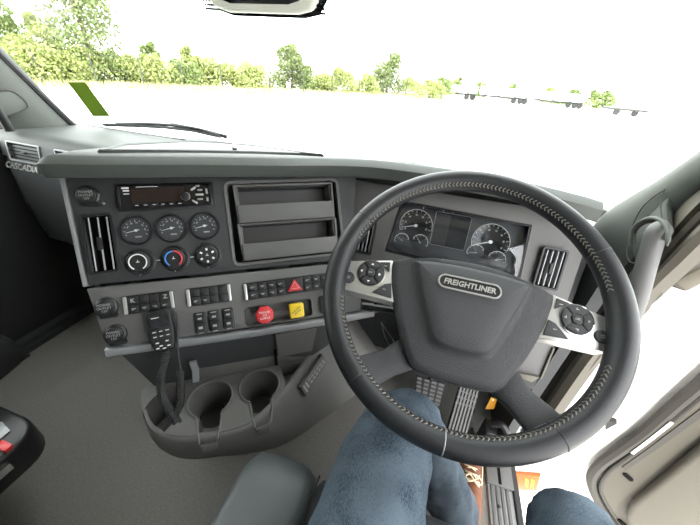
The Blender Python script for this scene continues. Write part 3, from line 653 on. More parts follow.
def cupcut(cx, cy, r): return xf(T(V((cx, cy, 0))), lathe([(r + .002, -.01), (r, .003), (r - .008, .088)], 40))
cut(tp, cupcut(*CUPS[0]), cupcut(*CUPS[1]),
    prism([(.014, .095), (.058, .095), (.054, .20), (.018, .20)], -.01, .05), prism([(.124, .09), (.166, .09), (.160, .20), (.128, .20)], -.01, .05),
    xf(T(V((-.062, .060, 0))) @ Matrix.Rotation(rad(20), 4, 'Z') @ Matrix.Diagonal((1, 1.45, 1, 1)), lathe([(.0415, -.01), (.040, .085)], 32)),
    prism([(.204, .010), (.262, .010), (.250, .026), (.207, .070)], -.01, .045))
for i, (cx, cy, r) in enumerate(CUPS):
    arc_ = [(cx + (r + .001) * math.cos(rad(a)), cy + (r + .001) * math.sin(rad(a)), -.0005) for a in range(122, 420, 6)]
    P('cup_rim', xf(FK, tube(arc_, .0022, 8)), m_bezel, cs)
    P('cup_floor', xf(FK @ T(V((cx, cy, .084))), lathe([(r - .009, 0), (r - .009, -.002), (r - .014, -.003), (r - .016, -.0005)], 32)), m_rubber, cs)
    P('cup_lip', xf(FK, loft([[(cx - .022, cy + .040, .062), (cx - .020, cy + .092, .020), (cx - .016, cy + .100, .014), (cx - .014, cy + .106, .030)], [(cx + .022, cy + .040, .062), (cx + .017, cy + .090, .020), (cx + .013, cy + .099, .014), (cx + .012, cy + .105, .030)]], True)), m_cons, cs, bevel=.001)
    P('lip_edge', xf(FK, cat(tube([(cx - .026, cy + .040, .002), (cx - .023, cy + .070, .003), (cx - .018, cy + .098, .008)], .0024, 8), tube([(cx + .026, cy + .038, .002), (cx + .022, cy + .068, .003), (cx + .016, cy + .096, .008)], .0024, 8))), m_bezel, cs)
_pa, _pb = kz(.238, .086, .462), kz(.325, -.002, .472)
bd = (_pb - _pa).normalized(); _pd = kz(.287, .112, .36) - kz(.238, .056, .485); bn = bd.cross(_pd).normalized(); bn = bn if bn.z > 0 else -bn
bu = bn.cross(bd); bu = bu if bu.z > 0 else -bu
MBd = FR(_pa.lerp(_pb, .5) + bn * .007, bd, bu, bn)
bg = P('plate', prism([(-.055, -.018), (.055, -.014), (.057, .016), (-.053, .014)], -.012, .0015), m_cons, cs, MBd, bevel=.001)
P('plate_emboss', cat(cbox(-.046, 0, .0025, .005, .022, .001), cbox(-.036, .002, .0025, .006, .016, .001), *[cbox(-.022 + .013 * k, .006 - .0005 * k, .0025, .009, .003, .001) for k in range(6)], *[cbox(-.020 + .013 * k, -.004, .0025, .008, .004, .001) for k in range(6)]), m_trimgrey, bg, MBd, smooth=False)
P('pedestal', loft([[kz(a, b, z) for a, b in ((-.10, -.125), (.12, -.13), (.33, -.14), (.36, -.35), (-.10, -.35))] for z in (.40, 0.0)]), m_dark, cs)

# ================================================================== TWO-WAY RADIO HANDSET
hs = thing('radio_handset', 'black two-way radio handset clipped to the switch panel, on a coiled cord', 'radio handset', tuple(pf(-.04, -.34, .03)))
MH = FP @ T(V((-.033, -.280, .030))) @ RZ(rad(4)) @ Matrix.Rotation(rad(-6), 4, 'X')
bod = [(-.024, .036), (-.018, .043), (.016, .045), (.024, .038), (.025, 0), (.022, -.030), (.017, -.043), (-.013, -.045), (-.020, -.038), (-.025, .0)]
bp_ = P('body', loft([[(x * .9, y * .95, -.024) for x, y in bod], [(x, y, -.016) for x, y in bod], [(x, y, -.002) for x, y in bod], [(x * .9, y * .93, .003) for x, y in bod]]), m_black, hs, MH, bevel=.0015)
P('screen', prism(rrect(.034, .024, .002, 3, 0, .020), .0028, .0040), m_screen, hs, MH)
P('screen_print', cbox(-.006, .028, .0042, .014, .0014, .0003), m_white, hs, MH, smooth=False)
for i in range(3):
    for j in range(2):
        Mb = MH @ T(V((-.012 + .012 * i, -.001 - .010 * j, .003)))
        b = P('key', prism(rrect(.010, .0075, .002, 3), 0, .0016), m_rubber, hs, Mb, bevel=.0004); P('icon', cbox(0, 0, .0018, .006, .0014, .0003), m_white, b, Mb, smooth=False)
for x, y in ((-.010, -.024), (.008, -.023), (-.004, -.031), (.010, -.033), (-.011, -.035), (.001, -.037)): P('key', prism(rrect(.006, .0024, .0008, 2), .003, .0042), m_white, hs, MH @ T(V((x, y, 0))), smooth=False)
P('talk_button', prism(rrect(.007, .040, .003, 3, .0265, .012), -.016, -.003), m_rubber, hs, MH, bevel=.001)
P('clip', prism(rrect(.022, .030, .004, 3), -.034, -.020), m_black, hs, MH, bevel=.001)
def coil(path, R, w, pitch, n=9):
    Pp = spline(path, 40); L = [0]
    for i in range(1, len(Pp)): L.append(L[-1] + (Pp[i] - Pp[i - 1]).length)
    tot = L[-1]; turns = tot / pitch; N = int(turns * n); out = []; j = 0
    for i in range(N + 1):
        s = tot * i / N
        while j < len(L) - 2 and L[j + 1] < s: j += 1
        t = (s - L[j]) / max(1e-9, L[j + 1] - L[j]); p = Pp[j].lerp(Pp[j + 1], t); d = (Pp[j + 1] - Pp[j]).normalized()
        a = V((.7, -.6, .1)); a = (a - d * a.dot(d)).normalized(); b = d.cross(a); th = 2 * math.pi * i / n
        out.append(p + a * R * math.cos(th) + b * R * math.sin(th))
    return tube(out, w, 5)
hb = MH @ V((.002, -.046, -.010))
c1 = [hb, on_f(161, 375, FP, .040), on_f(162, 396, FP, .045), on_f(170, 411, FP, .055), on_f(178, 423, FP, .060)]
c1 = [hb] + [FP @ q for q in c1[1:]]
c2 = [FP @ on_f(180, 371, FP, .040), FP @ on_f(180, 390, FP, .045), FP @ on_f(179, 405, FP, .052), FP @ on_f(172, 418, FP, .055), FP @ on_f(163, 428, FP, .050)]
cd = P('coiled_cord', coil(c1, .0066, .0021, .0042), m_rubber, hs)
P('cord_loop', coil(c2, .0062, .0021, .0042), m_rubber, cd)
P('cord_lead', tube(spline([MH @ V((.020, .036, -.010)), MH @ V((.030, .010, -.004)), FP @ on_f(178, 352, FP, .038), FP @ on_f(181, 371, FP, .040)], 8), .0020, 8), m_rubber, cd)

# ================================================================== PEDALS
def pad_frame(px, py, y, tilt):
    p = on_y(px, py, y); return FR(p, (1, 0, 0), (0, math.sin(tilt), math.cos(tilt)), (0, -math.cos(tilt), math.sin(tilt)))
MBk = pad_frame(428.5, 391, .80, rad(38))
bkp = [on_f(x, y, MBk) for x, y in ((416, 375.5), (445.5, 384), (439.5, 407), (414.5, 399.5))]
bk = thing('brake_pedal', 'wide black brake pedal with rubber tread blocks, left of the long pedal', 'pedal', tuple(MBk.translation))
P('pad', prism([(p.x, p.y) for p in bkp], -.012, 0), m_rubber, bk, MBk, bevel=.003)
tb = []
for i in range(4):
    for j in range(6):
        u, w_ = (i + .5) / 4, (j + .5) / 6
        c = bkp[0].lerp(bkp[1], u).lerp(bkp[3].lerp(bkp[2], u), w_); 
        tb.append(prism(rrect(.018, .0095, .002, 2, c.x, c.y), -.001, .0035))
P('tread_blocks', cat(*tb), m_lower, bk, MBk, smooth=False)
P('pedal_arm', tube([MBk @ V((.0, .03, -.015)), V((.15, .92, .42)), V((.15, 1.0, .60))], .012, 8), m_black, bk)
MAc = FR(V((.25, .745, .12)), (.98, .17, 0), V((-.17 * .62, .98 * .62, .785)), V((.17 * .785, -.98 * .785, .62)))
acp = [on_f(x, y, MAc) for x, y in ((460, 384), (479, 391), (466.5, 436.6), (445.5, 434))]
ac = thing('accelerator_pedal', 'long ribbed accelerator pedal standing on the floor, right of the brake', 'pedal', (.25, .70, 0))
P('pad', prism([(p.x, p.y) for p in acp], -.012, 0), m_rubber, ac, MAc, bevel=.002)
for i in range(6):
    u = (i + .5) / 6; a = acp[0].lerp(acp[1], u); b = acp[3].lerp(acp[2], u)
    P('rib', ribbon([a + V((0, 0, .002)), b + V((0, 0, .002))], .0065, .005, (1, 0, 0)), m_lower, ac, MAc, smooth=False)
for j in range(3):
    t = .12 + .12 * j; a = acp[0].lerp(acp[3], t); b = acp[1].lerp(acp[2], t)
    P('cross_bar', ribbon([a + V((0, 0, .003)), b + V((0, 0, .003))], .004, .005, (0, 1, 0)), m_lower, ac, MAc, smooth=False)
P('hinge_base', box(.19, .31, .64, .70, 0, .035), m_black, ac, bevel=.004)

# ================================================================== FOOTWELL BITS AND SILL
yt = thing('yellow_tag', 'small yellow tag hanging right of the accelerator pedal', 'tag', tuple(on_y(491, 404, .80)))
MT = FR(on_y(491, 404, .80), (.9, .25, -.35), V((.3, .2, .93)).normalized(), V((.3, -.93, .1)).normalized())
P('card', prism([(-.022, .030), (.004, .030), (.026, -.018), (-.004, -.030)], -.001, .001), m_amber2, yt, MT)
P('card_hole', lathe([(.004, .001), (.004, .002)], 12), m_white, yt, MT @ T(V((-.008, .022, 0))))
rl = thing('release_lever', 'small black hooked lever low beside the door sill', 'lever', (.385, .70, .0))
P('bracket', box(.36, .40, .70, .76, 0, .14), m_black, rl, bevel=.006)
P('handle', tube(spline([on_z(492, 424, .16), on_z(502, 425, .18), on_z(507, 434, .16), on_z(504, 446, .12)], 6), .012, 8), m_black, rl)
sp = thing('sill_plate', 'ribbed dark metal step plate along the driver door sill', 'sill plate', (.435, .45, 0))
P('plate', box(.395, .475, .15, .66, 0, .012), m_trimgrey, sp, bevel=.003)
for x in (.408, .424, .440, .456): P('rib', box(x - .005, x + .005, .15, .605, .012, .016), m_lower, sp, bevel=.001)
P('screw', lathe([(.005, .012), (.005, .018), (.003, .019)], 12), m_black, sp, T(V((.424, .545, 0))))
P('end_cap', box(.392, .478, .605, .70, .0, .022), m_lower, sp, bevel=.004)
P('slot', box(.428, .438, .61, .70, .020, .0225), m_void, sp, smooth=False)
P('sill_edge', cat(box(.475, .487, .10, .74, -.06, .020), box(.487, .500, .10, .74, -.10, .006)), m_rubber, sp, bevel=.003)

# ================================================================== A-PILLARS, DOOR FRAME, GRAB HANDLES
def pillar(name, xi, xo, front, back, label, m=m_pillar, bulge=.02):
    rings = []
    for (y0, z0), (y1, z1) in zip(front, back):
        my, mz = (y0 + y1) / 2, (z0 + z1) / 2; s = -1 if xi > 0 else 1
        rings.append([(xo, y0, z0), (xi + s * -.004, y0, z0), (xi + s * bulge * .7, y0 * .8 + y1 * .2, z0 * .8 + z1 * .2), (xi + s * bulge, my, mz), (xi + s * bulge * .7, y0 * .2 + y1 * .8, z0 * .2 + z1 * .8), (xi + s * -.004, y1, z1), (xo, y1, z1)])
    return struct(name, loft(dens(rings, 4)), m, label, 'pillar', ang=60)
t2 = pillar('trim_2', .49, .55, [(1.02, .66), (1.01, .845), (.80, 1.062), (.66, 1.30), (.60, 1.64)], [(.85, .55), (.775, .885), (.742, 1.015), (.56, 1.20), (.42, 1.60)], 'grey padded windscreen pillar on the driver side')
t1 = pillar('trim_1', -1.52, -1.60, [(1.06, .82), (.99, .93), (.91, 1.08), (.78, 1.32), (.66, 1.64)], [(.85, .82), (.80, .90), (.74, 1.02), (.62, 1.28), (.46, 1.60)], 'grey windscreen pillar on the passenger side')
fd = [on_x(632 + 2.6 * i, 197.5 - 1.72 * i, .489) for i in range(34)]
tag(P('frit_dots', cat(*[xf(T(p), cbox(0, 0, 0, .002, .0035, .0035)) for p in fd]), m_pillar, t2, smooth=False), kind='stuff')
# moulded teardrop cover where the grab handle meets the pillar
ct = [on_x(x, y, .474) for x, y in ((667, 190), (663, 205), (664, 226), (652, 246), (644, 262), (632, 262), (629, 250), (634, 228), (643, 210), (655, 198))]
P('handle_cover', prism([(p.y, p.z) for p in ct], 0, .012), m_pillar, t2, FR((.480, 0, 0), (0, 1, 0), (0, 0, 1), (1, 0, 0)), bevel=.003)
P('cover_groove', tube([V((.4695, p.y, p.z)) for p in spline(ct + [ct[0]], 4)[:-1]], .0014, 6, closed=True), m_doordk, t2)
t3 = struct('trim_3', tube(spline([on_x(a, b, .522) for a, b in ((524, 432), (556, 408), (594, 360), (652, 292), (712, 234))] + [V((.522, .36, 1.28)), V((.522, .20, 1.46)), V((.522, -.25, 1.50))], 6), .014, 10), m_flange, 'taupe rubber door seal along the driver door opening', 'trim')
rel = ((0, .500), (.38, .496), (.41, .515), (.50, .515), (.53, .497), (.60, .491), (.67, .497), (.69, .510), (.76, .510), (.78, .496), (.90, .494), (1, .505), (1, .53), (0, .53))
secs = []
for p0, p1 in (((508, 418), (546, 420)), ((543, 357), (586, 362)), ((590, 313), (622, 320)), ((634, 268), (652, 287)), ((664, 225), (681, 259)), ((700, 185), (714, 226)), ((800, 98), (812, 130))):
    a_, b_ = on_x(*p0, .50), on_x(*p1, .50)
    secs.append([V((x_, a_.y + (b_.y - a_.y) * f_, a_.z + (b_.z - a_.z) * f_)) for f_, x_ in rel])
t4 = struct('trim_4', loft(dens(secs, 5)), m_flange, 'taupe ridged flange between pillar and driver door seal', 'trim', ang=25)
gh = thing('grab_handle', 'grey grab handle on the driver side windscreen pillar', 'grab handle', tuple(on_x(640, 300, .455)))
hp = [on_x(x, y, .458) for x, y in ((657, 232), (652, 246), (645, 270), (638, 296), (630, 318), (622, 340))]
P('grip', tube(spline([hp[0] + (hp[0] - hp[1]) * .4 + V((.012, 0, 0))] + hp + [V((.48, hp[-1].y + .02, hp[-1].z - .02))], 5), .0178, 14), m_bezel, gh)
P('socket', tube(spline([on_x(x, y, .462) for x, y in ((634, 243), (635, 232), (641, 225), (650, 221.5), (660, 222), (665, 229), (665, 240))], 5), .0032, 8), m_doordk, gh)
P('socket_hood', tube(spline([on_x(x, y, .456) for x, y in ((629, 246), (632, 231), (640, 222), (652, 218), (663, 222), (668, 233), (667, 246))], 5), [.002] * 2 + [.0042] * 27 + [.002] * 2, 10), m_pillar, gh)
gl = thing('grab_handle', 'dark grab handle on the passenger side pillar at the left edge', 'grab handle', (-1.5, .80, 1.0))
P('grip', tube(spline([on_x(x, y, -1.47) for x, y in ((-18, 92), (-7, 104), (1, 116), (6, 124), (10, 131))], 5), .014, 12), m_black, gl)
P('mount', prism([(p.y, p.z) for p in [on_x(x, y, -1.50) for x, y in ((-12, 92), (12, 91), (28, 107), (6, 116), (-12, 118))]], 0, .006), m_pillar, gl, FR((-1.500, 0, 0), (0, 1, 0), (0, 0, 1), (1, 0, 0)), bevel=.0015)
P('windscreen_edge', tube(spline([on_x(x, y, -1.512) for x, y in ((-30, 24), (0, 55), (40, 94), (80, 132))], 6), .013, 8), m_rubber, t1)
P('mount_groove', tube(spline([on_x(x, y, -1.4935) for x, y in ((-12, 92), (12, 91), (28, 107), (6, 116), (-12, 118))], 4), .0022, 6), m_doordk, gl)

# white painted hinge post outside the seal
hpst = struct('trim_6', loft([[(.525, y0, z), (.60, y0 - .0, z), (.60, y0 + .20, z), (.525, y0 + .20, z)] for y0, z in ((.80, -.25), (.78, .30), (.735, .60), (.69, .80))]), m_paint, 'white painted door hinge post in the sun', 'door post', bevel=.006)

# ================================================================== OPEN DRIVER DOOR
dd = V((.94, -.342, 0)).normalized(); dn = V((-.342, -.94, 0)).normalized()
FD = FR(V((.60, .80, 0)), dd, V((0, 0, 1)), dn)
d1 = thing('door_1', 'open driver door with beige inner lining and dark rubber seal', 'door', (.60, .80, -.2), kind='structure')
def onD(x, y, w=.0): p = on_f(x, y, FD, w); return (p.x, p.y)
seal = [onD(x, y, .02) for x, y in ((730, 358), (700, 384), (672, 408), (645, 432), (620, 450), (602, 463), (593, 474), (592, 484), (597, 498), (607, 514), (620, 532), (640, 552), (670, 572))]
sp3 = spline([(a, b, .02) for a, b in seal], 5)
P('shell', prism([(-.02, -.30), (1.02, -.30), (1.02, .74), (-.02, .74)], -.07, 0), m_paint, d1, FD, bevel=.01)
P('window_frame', cat(box(.02, .08, .74, 1.45, -.06, -.01), box(.94, 1.0, .74, 1.45, -.06, -.01), box(.02, 1.0, 1.42, 1.48, -.06, -.01)), m_paint, d1, FD, bevel=.006)
P('window_pane', box(.08, .94, .72, 1.43, -.038, -.034), m_glass, d1, FD)
P('seal', tube(sp3, .016, 8), m_seal, d1, FD)
inn = spline([onD(x, y, .02) + (.0,) for x, y in ((745, 358), (700, 396), (672, 419), (648, 440), (627, 456), (612, 467), (603, 478), (601, 488), (606, 500), (615, 514), (628, 530), (648, 548), (680, 566))], 5)
P('seal_lip', tube([V((p.x, p.y, .026)) for p in inn], .007, 8), m_seal, d1, FD)
P('seal_groove', ribbon([V((p.x * .5 + q.x * .5, p.y * .5 + q.y * .5, .010)) for p, q in zip(sp3, inn)], .030, .004, (0, 0, 1)), m_doordk, d1, FD)
ext = [(p.x, p.y) for p in inn] + [(1.0, inn[-1].y), (1.0, .70), (inn[0].x + .02, .70)]
P('lining', prism(ext, .0, .030), m_door, d1, FD, bevel=.004)
pkt = [onD(x, y, .05) for x, y in ((760, 404), (700, 447), (660, 480), (632, 503), (626, 514), (632, 540), (760, 540))]
P('map_pocket', prism(pkt, .028, .060), m_door, d1, FD, bevel=.012, seg=3)
ft = [onD(x, y, .031) for x, y in ((760, 366), (700, 409), (650, 447), (622, 467), (626, 470), (655, 450), (700, 418), (760, 376))]
P('lining_groove', prism(ft, .0295, .033), m_doordk, d1, FD)
P('bright_strip', ribbon([(*onD(x, y, .033), .034) for x, y in ((632, 453), (648, 441), (672, 422))], .003, .008, (0, 0, 1)), m_silver, d1, FD)
for x, y in ((628, 477), (622, 523)):
    q = onD(x, y, .032); P('fixing_hole', prism(rrect(.030, .014, .006, 4), 0, .0045), m_void, d1, FD @ T(V((q[0], q[1], .030))) @ RZ(rad(-25)), bevel=.001)
P('check_strap', box(.0, .06, .16, .20, .0, .03), m_black, d1, FD, bevel=.004)
P('pressing', cat(prism([onD(x, y) for x, y in ((590, 424), (600, 410), (604, 420), (582, 446), (572, 452))], 0, .010), prism([onD(x, y) for x, y in ((652, 316), (668, 324), (668, 331), (700, 300), (706, 306), (668, 338), (655, 332))], 0, .008)), m_paint, d1, FD, bevel=.002)
q = onD(608, 421); P('clip', prism([(q[0] - .01, q[1] + .02), (q[0] + .012, q[1] + .024), (q[0] + .002, q[1] - .022)], 0, .02), m_black, d1, FD)

ma = thing('door_grab_bar', 'taupe bar on the open driver door at the right edge', 'grab bar', tuple(FD @ V((*onD(700, 276, .04), .04))))
P('bar', ribbon([V((*onD(x, y, .05), .05)) for x, y in ((677, 283), (700, 271), (770, 232))], .05, .032, (0, 0, 1)), m_flange, ma, FD, bevel=.006)
P('end_cap', ribbon([V((*onD(x, y, .05), .05)) for x, y in ((675.5, 283.8), (678.5, 282.2))], .054, .036, (0, 0, 1)), m_doordk, ma, FD, bevel=.003)

# amber door-open reflector on the lower front of the driver door
al = thing('door_reflector', 'amber reflector low on the open driver door, beside the sill', 'reflector', tuple(FD @ V((*onD(525, 490), .0))))
ML = FD @ T(V((*onD(525, 478.5, .004), .006)))
lp = [on_f(x, y, ML) for x, y in ((511, 470.5), (541, 472.5), (537, 487.5), (512, 486))]
P('lens', prism([(p.x, p.y) for p in lp], 0, .018), m_amber, al, ML, bevel=.004)
for k in range(4):
    if k == 1: continue
    a = lp[0].lerp(lp[1], .20 + .2 * k); b = lp[3].lerp(lp[2], .20 + .2 * k)
    P('reflector_bar', ribbon([a.lerp(b, .2) + V((0, 0, .019)), a.lerp(b, .72) + V((0, 0, .019))], .012, .003, (1, 0, 0)), m_amber2, al, ML, smooth=False)
fr_ = [on_f(x, y, ML) for x, y in ((509, 468), (543, 471), (540, 493), (526, 505), (516, 530), (509, 530))]
P('bracket', prism([(p.x, p.y) for p in fr_], -.005, -.001), m_roof, al, ML, bevel=.004)

# ================================================================== SEATS
ds = thing('driver_seat', 'black vinyl driver seat with perforated centre, under the person', 'seat', (.09, 0, 0))
def cushion(x0, x1, y0, y1, z0, z1, r, crown=.01, nx=12, ny=24, fe=.80):
    rings = []
    for j in range(ny + 1):
        t = j / ny; y = y0 + (y1 - y0) * t
        e = max(0, (t - fe) / (1 - fe)); drop = (1 - math.sqrt(max(0, 1 - e * e))) * .075
        e0 = max(0, (.08 - t) / .08); drop += e0 * e0 * .02
        inset = (.030 * e * e)
        ring = [(x0 + inset, y - .02 * e, z0)]
        for i in range(nx + 1):
            u = i / nx; x = x0 + inset + (x1 - x0 - 2 * inset) * u; c = abs(2 * u - 1)
            ring.append((x, y, z1 - drop + crown * (1 - c * c) - r * max(0, (c - .72) / .28) ** 3))
        ring.append((x1 - inset, y - .02 * e, z0)); rings.append(ring)
    return loft(rings)
P('cushion', cushion(-.094, .274, -.36, .290, .38, .492, .006, .004, fe=.88), m_seatfab, ds, ang=60)
for s in (-1, 1):
    cx = .09 + s * .248
    P('bolster', cushion(cx - .080, cx + .074, -.36, .290, .37, .506, .026, .008, fe=.88), m_seat, ds, ang=60)
P('cushion_base', box(-.13, .31, -.36, .20, .20, .375), m_black, ds, bevel=.02)
P('seam', tube([V((-.088, y, .4965 if y < .22 else .4965 - (y - .22) ** 2 * 6)) for y in [-.3 + .02 * i for i in range(29)]], .0022, 6), m_black, ds)
P('pedestal', box(-.06, .24, -.30, .12, 0, .21), m_black, ds, bevel=.02)
P('backrest', xf(T(V((.09, -.36, .48))) @ Matrix.Rotation(rad(76), 4, 'X'), cushion(-.25, .25, -.05, .72, -.06, .05, .03)), m_seat, ds, ang=60)
psx = -1.285
ps = thing('passenger_seat', 'black passenger seat corner at the left edge of the picture', 'seat', (psx, 0, 0))
P('cushion', cushion(psx - .27, psx + .235, -.34, .345, .335, .46, .05, .02, fe=.72), m_black, ps, ang=60)
P('suspension_cover', loft([[(psx + x * .5 * k, .02 + y * .5 * k, z) for x, y in rrect(1, 1, .2, 4)] for z, k in ((0, .46), (.05, .50), (.15, .50), (.20, .54))]), m_rubber, ps)
MSb = T(V((psx + .085, -.03, .235)))
P('seat_base', prism(rrect(.66, .50, .07, 5), -.05, .05), m_black, ps, MSb, bevel=.012, seg=3)
P('slide_rail', ribbon([V((-.868, -.2, .25)), V((-.868, .13, .25))], .010, .022, (1, 0, 0)), m_chrome, ps)
P('control_panel', prism([(-.03, -.05), (.025, -.05), (.020, .015), (-.03, .025)], 0, .004), m_trimgrey, ps, T(V((-.945, .165, .2855))), bevel=.002)
P('red_lever', prism(rrect(.040, .018, .006, 3), 0, .012), m_red, ps, T(V((-.893, .148, .283))), bevel=.004)
P('backrest', xf(T(V((psx, -.34, .45))) @ Matrix.Rotation(rad(76), 4, 'X'), cushion(-.25, .25, -.05, .72, -.06, .05, .03)), m_seat, ps, ang=60)

# ================================================================== PERSON (jeans and one shoe)
pe = thing('person', 'seated driver in blue jeans and a brown lace-up shoe', 'person', (.09, -.2, .5))
def leg(pts, n=28):
    P_ = spline([p for p, _ in pts], 7); R_ = [q.x for q in spline([(r[0], 0, 0) for _, r in pts], 7)]; S_ = [q.x for q in spline([(r[1], 0, 0) for _, r in pts], 7)]
    rings = []; prev = V((1, 0, 0))
    for i, p in enumerate(P_):
        d = (P_[min(i + 1, len(P_) - 1)] - P_[max(i - 1, 0)]).normalized()
        a = (prev - d * prev.dot(d)).normalized(); prev = a; b = d.cross(a); ring = []
        for k in range(n):
            th = 2 * math.pi * k / n
            wr = .0028 * math.sin(9 * th + i * .55) * math.sin(i * .7 + 2 * th) + .0022 * math.sin(5 * th - i * .9)
            ring.append(p + a * (R_[i] + wr) * math.cos(th) + b * (S_[i] + wr) * math.sin(th))
        rings.append(ring)
    return rings
LL = leg([((.03, -.30, .56), (.11, .10)), ((.02, -.12, .575), (.100, .092)), ((.018, .06, .585), (.090, .083)), ((.020, .22, .590), (.079, .075)), ((.034, .335, .578), (.070, .068)), ((.062, .400, .530), (.064, .064)), ((.100, .412, .455), (.060, .060)), ((.165, .412, .33), (.060, .062)), ((.235, .418, .20), (.057, .062)), ((.268, .428, .115), (.052, .060))])
RL = leg([((.17, -.30, .56), (.11, .10)), ((.215, -.12, .575), (.100, .092)), ((.262, .06, .590), (.090, .083)), ((.300, .19, .600), (.078, .074)), ((.318, .250, .588), (.066, .064)), ((.335, .285, .545), (.062, .060)), ((.355, .285, .46), (.060, .060)), ((.39, .25, .30), (.060, .062)), ((.42, .21, .15), (.058, .062)), ((.425, .205, .08), (.056, .062))])
hipv = [[(.10 + (.17 + .02 * k) * math.cos(2 * math.pi * i / 24), -.30 + y0 + .115 * math.sin(2 * math.pi * i / 24), z) for i in range(24)] for z, k, y0 in ((.50, -1.2, .02), (.53, .2, .0), (.60, .4, 0), (.70, -.6, -.01), (.78, -1.6, -.02))]
P('jeans', cat(loft(LL), loft(RL), loft(hipv)), m_denim, pe, ang=80)
def shoe(o, yaw):
    M = T(V(o)) @ RZ(yaw)
    def sec(y, w, zt, zb=.022): return [(w * math.cos(t) if math.sin(t) > 0 else w * math.cos(t), y, zb + (zt - zb) * max(0, math.sin(t)) ** .75) for t in [math.pi * k / 14 for k in range(15)]]
    S = [sec(-.105, .020, .07), sec(-.095, .034, .10), sec(-.04, .040, .115), sec(0, .041, .105), sec(.05, .044, .082), (sec(.10, .048, .066)), sec(.14, .046, .058), sec(.165, .036, .050), sec(.178, .018, .036)]
    s = P('shoe', loft(S), m_jack, pe, M, ang=60)
    so = [(.024, -.108), (.040, -.08), (.042, 0), (.050, .09), (.049, .14), (.036, .176), (.015, .186)]
    P('sole', prism(so + [(-x, y) for x, y in so[::-1]], .0, .026), m_sole, s, M, bevel=.004)
    lc = []
    for k in range(4):
        y = .012 + .026 * k; zt = .106 - .012 * k - .002
        lc.append(tube(spline([(-.020, y - .006, zt - .010), (0, y, zt), (.020, y + .006, zt - .010)], 4), .0024, 6)); lc.append(tube(spline([(.020, y - .006, zt - .010), (0, y, zt + .001), (-.020, y + .006, zt - .010)], 4), .0024, 6))
    for s_ in (-1, 1):
        lc.append(tube(spline([(0, .010, .112), (s_ * .014, .020, .117), (s_ * .024, .012, .112), (s_ * .014, .002, .113), (0, .010, .113)], 6), .0020, 6)); lc.append(tube(spline([(0, .010, .112), (s_ * .016, .030, .106), (s_ * .024, .045, .088)], 5), .0018, 6))
    P('laces', cat(*lc), m_lace, s, M); P('welt', tube([(*p, .026) for p in so + [(-x, y) for x, y in so[::-1]]], .0025, 6, closed=True), m_lace, s, M)
shoe((.318, .535, .004), rad(-4)); shoe((.43, .23, .0), rad(-6))

# ================================================================== THINGS ON AND BEHIND THE WINDSCREEN
sh = thing('sensor_housing', 'cream sensor housing at the top middle of the windscreen', 'sensor housing', tuple(ws(-.56, .6)))
_sa, _sb = on_ws(211, 4), on_ws(324, 4)
MS_ = FR(_sa.lerp(_sb, .5) + V((0, -.012, .030)), (1, 0, 0), V((0, -.46, .885)).normalized(), V((0, -.885, -.46)).normalized())
hw = (_sb.x - _sa.x) / 2 - .012
out_h = [(-hw - .012, .12), (-hw - .010, -.012), (-hw + .012, -.040), (-hw + .05, -.050), (hw - .05, -.048), (hw - .012, -.040), (hw + .010, -.012), (hw + .014, .12)]
P('housing', loft([[(x, y, 0) for x, y in out_h], [(x * .985, y + .003, .022) for x, y in out_h], [(x * .95, y + .012, .030) for x, y in out_h]]), m_bone, sh, MS_, bevel=.004)
P('frit_band', prism([(x * 1.055, y - .012) for x, y in out_h], -.004, -.002), m_void, w1, MS_, bevel=.0)
P('sensor_window', prism([(x * .82, y + .026) for x, y in out_h], .028, .033), m_blackgloss, sh, MS_, bevel=.003)
st_p = [(69, 81.5), (86, 81.5), (111, 115.5), (94, 115.5)]
sq = [on_ws(x, y) - V((0, .004, .002)) for x, y in st_p]
tag(P('sticker', loft([[q for q in sq], [q - V((0, .0008, .0004)) for q in sq]]), m_sticker, smooth=False), 'slanted green sticker on the left of the windscreen', 'sticker')
wp = thing('wiper', 'black windscreen wiper resting along the foot of the glass on the left', 'wiper', tuple(ws(-.95, .0)))
def ow(x, y, off=.02): return on_ws(x, y) + V((0, off, .004))
P('blade', ribbon([ow(102, 126.3, .012), ow(130, 127, .012), ow(160, 128.5, .012), ow(190, 132, .012), ow(218, 138.5, .012)], .008, .020, (0, .4, 1)), m_rubber, wp)
P('blade_frame', tube([ow(112, 125.4), ow(140, 125.2), ow(165, 126.4), ow(190, 129.6), ow(216, 137)], .006, 6), m_black, wp)
for a in (128, 150, 172, 195): P('yoke', tube([ow(a, 126 + (a - 128) * .06), ow(a + 8, 128.5 + (a - 128) * .06, .014)], .004, 6), m_black, wp)
P('arm', tube([ow(165, 126.5, .035), ow(200, 133.5, .035), ow(221, 139.5, .04)], .008, 8), m_black, wp)
wq = thing('wiper', 'second windscreen wiper, only its tip showing above the dashboard middle', 'wiper', tuple(ws(-.1, .0)))
P('blade', ribbon([ow(396, 164.3, .012), ow(415, 166.5, .012), ow(440, 171, .012)], .008, .014, (0, .4, 1)), m_rubber, wq)

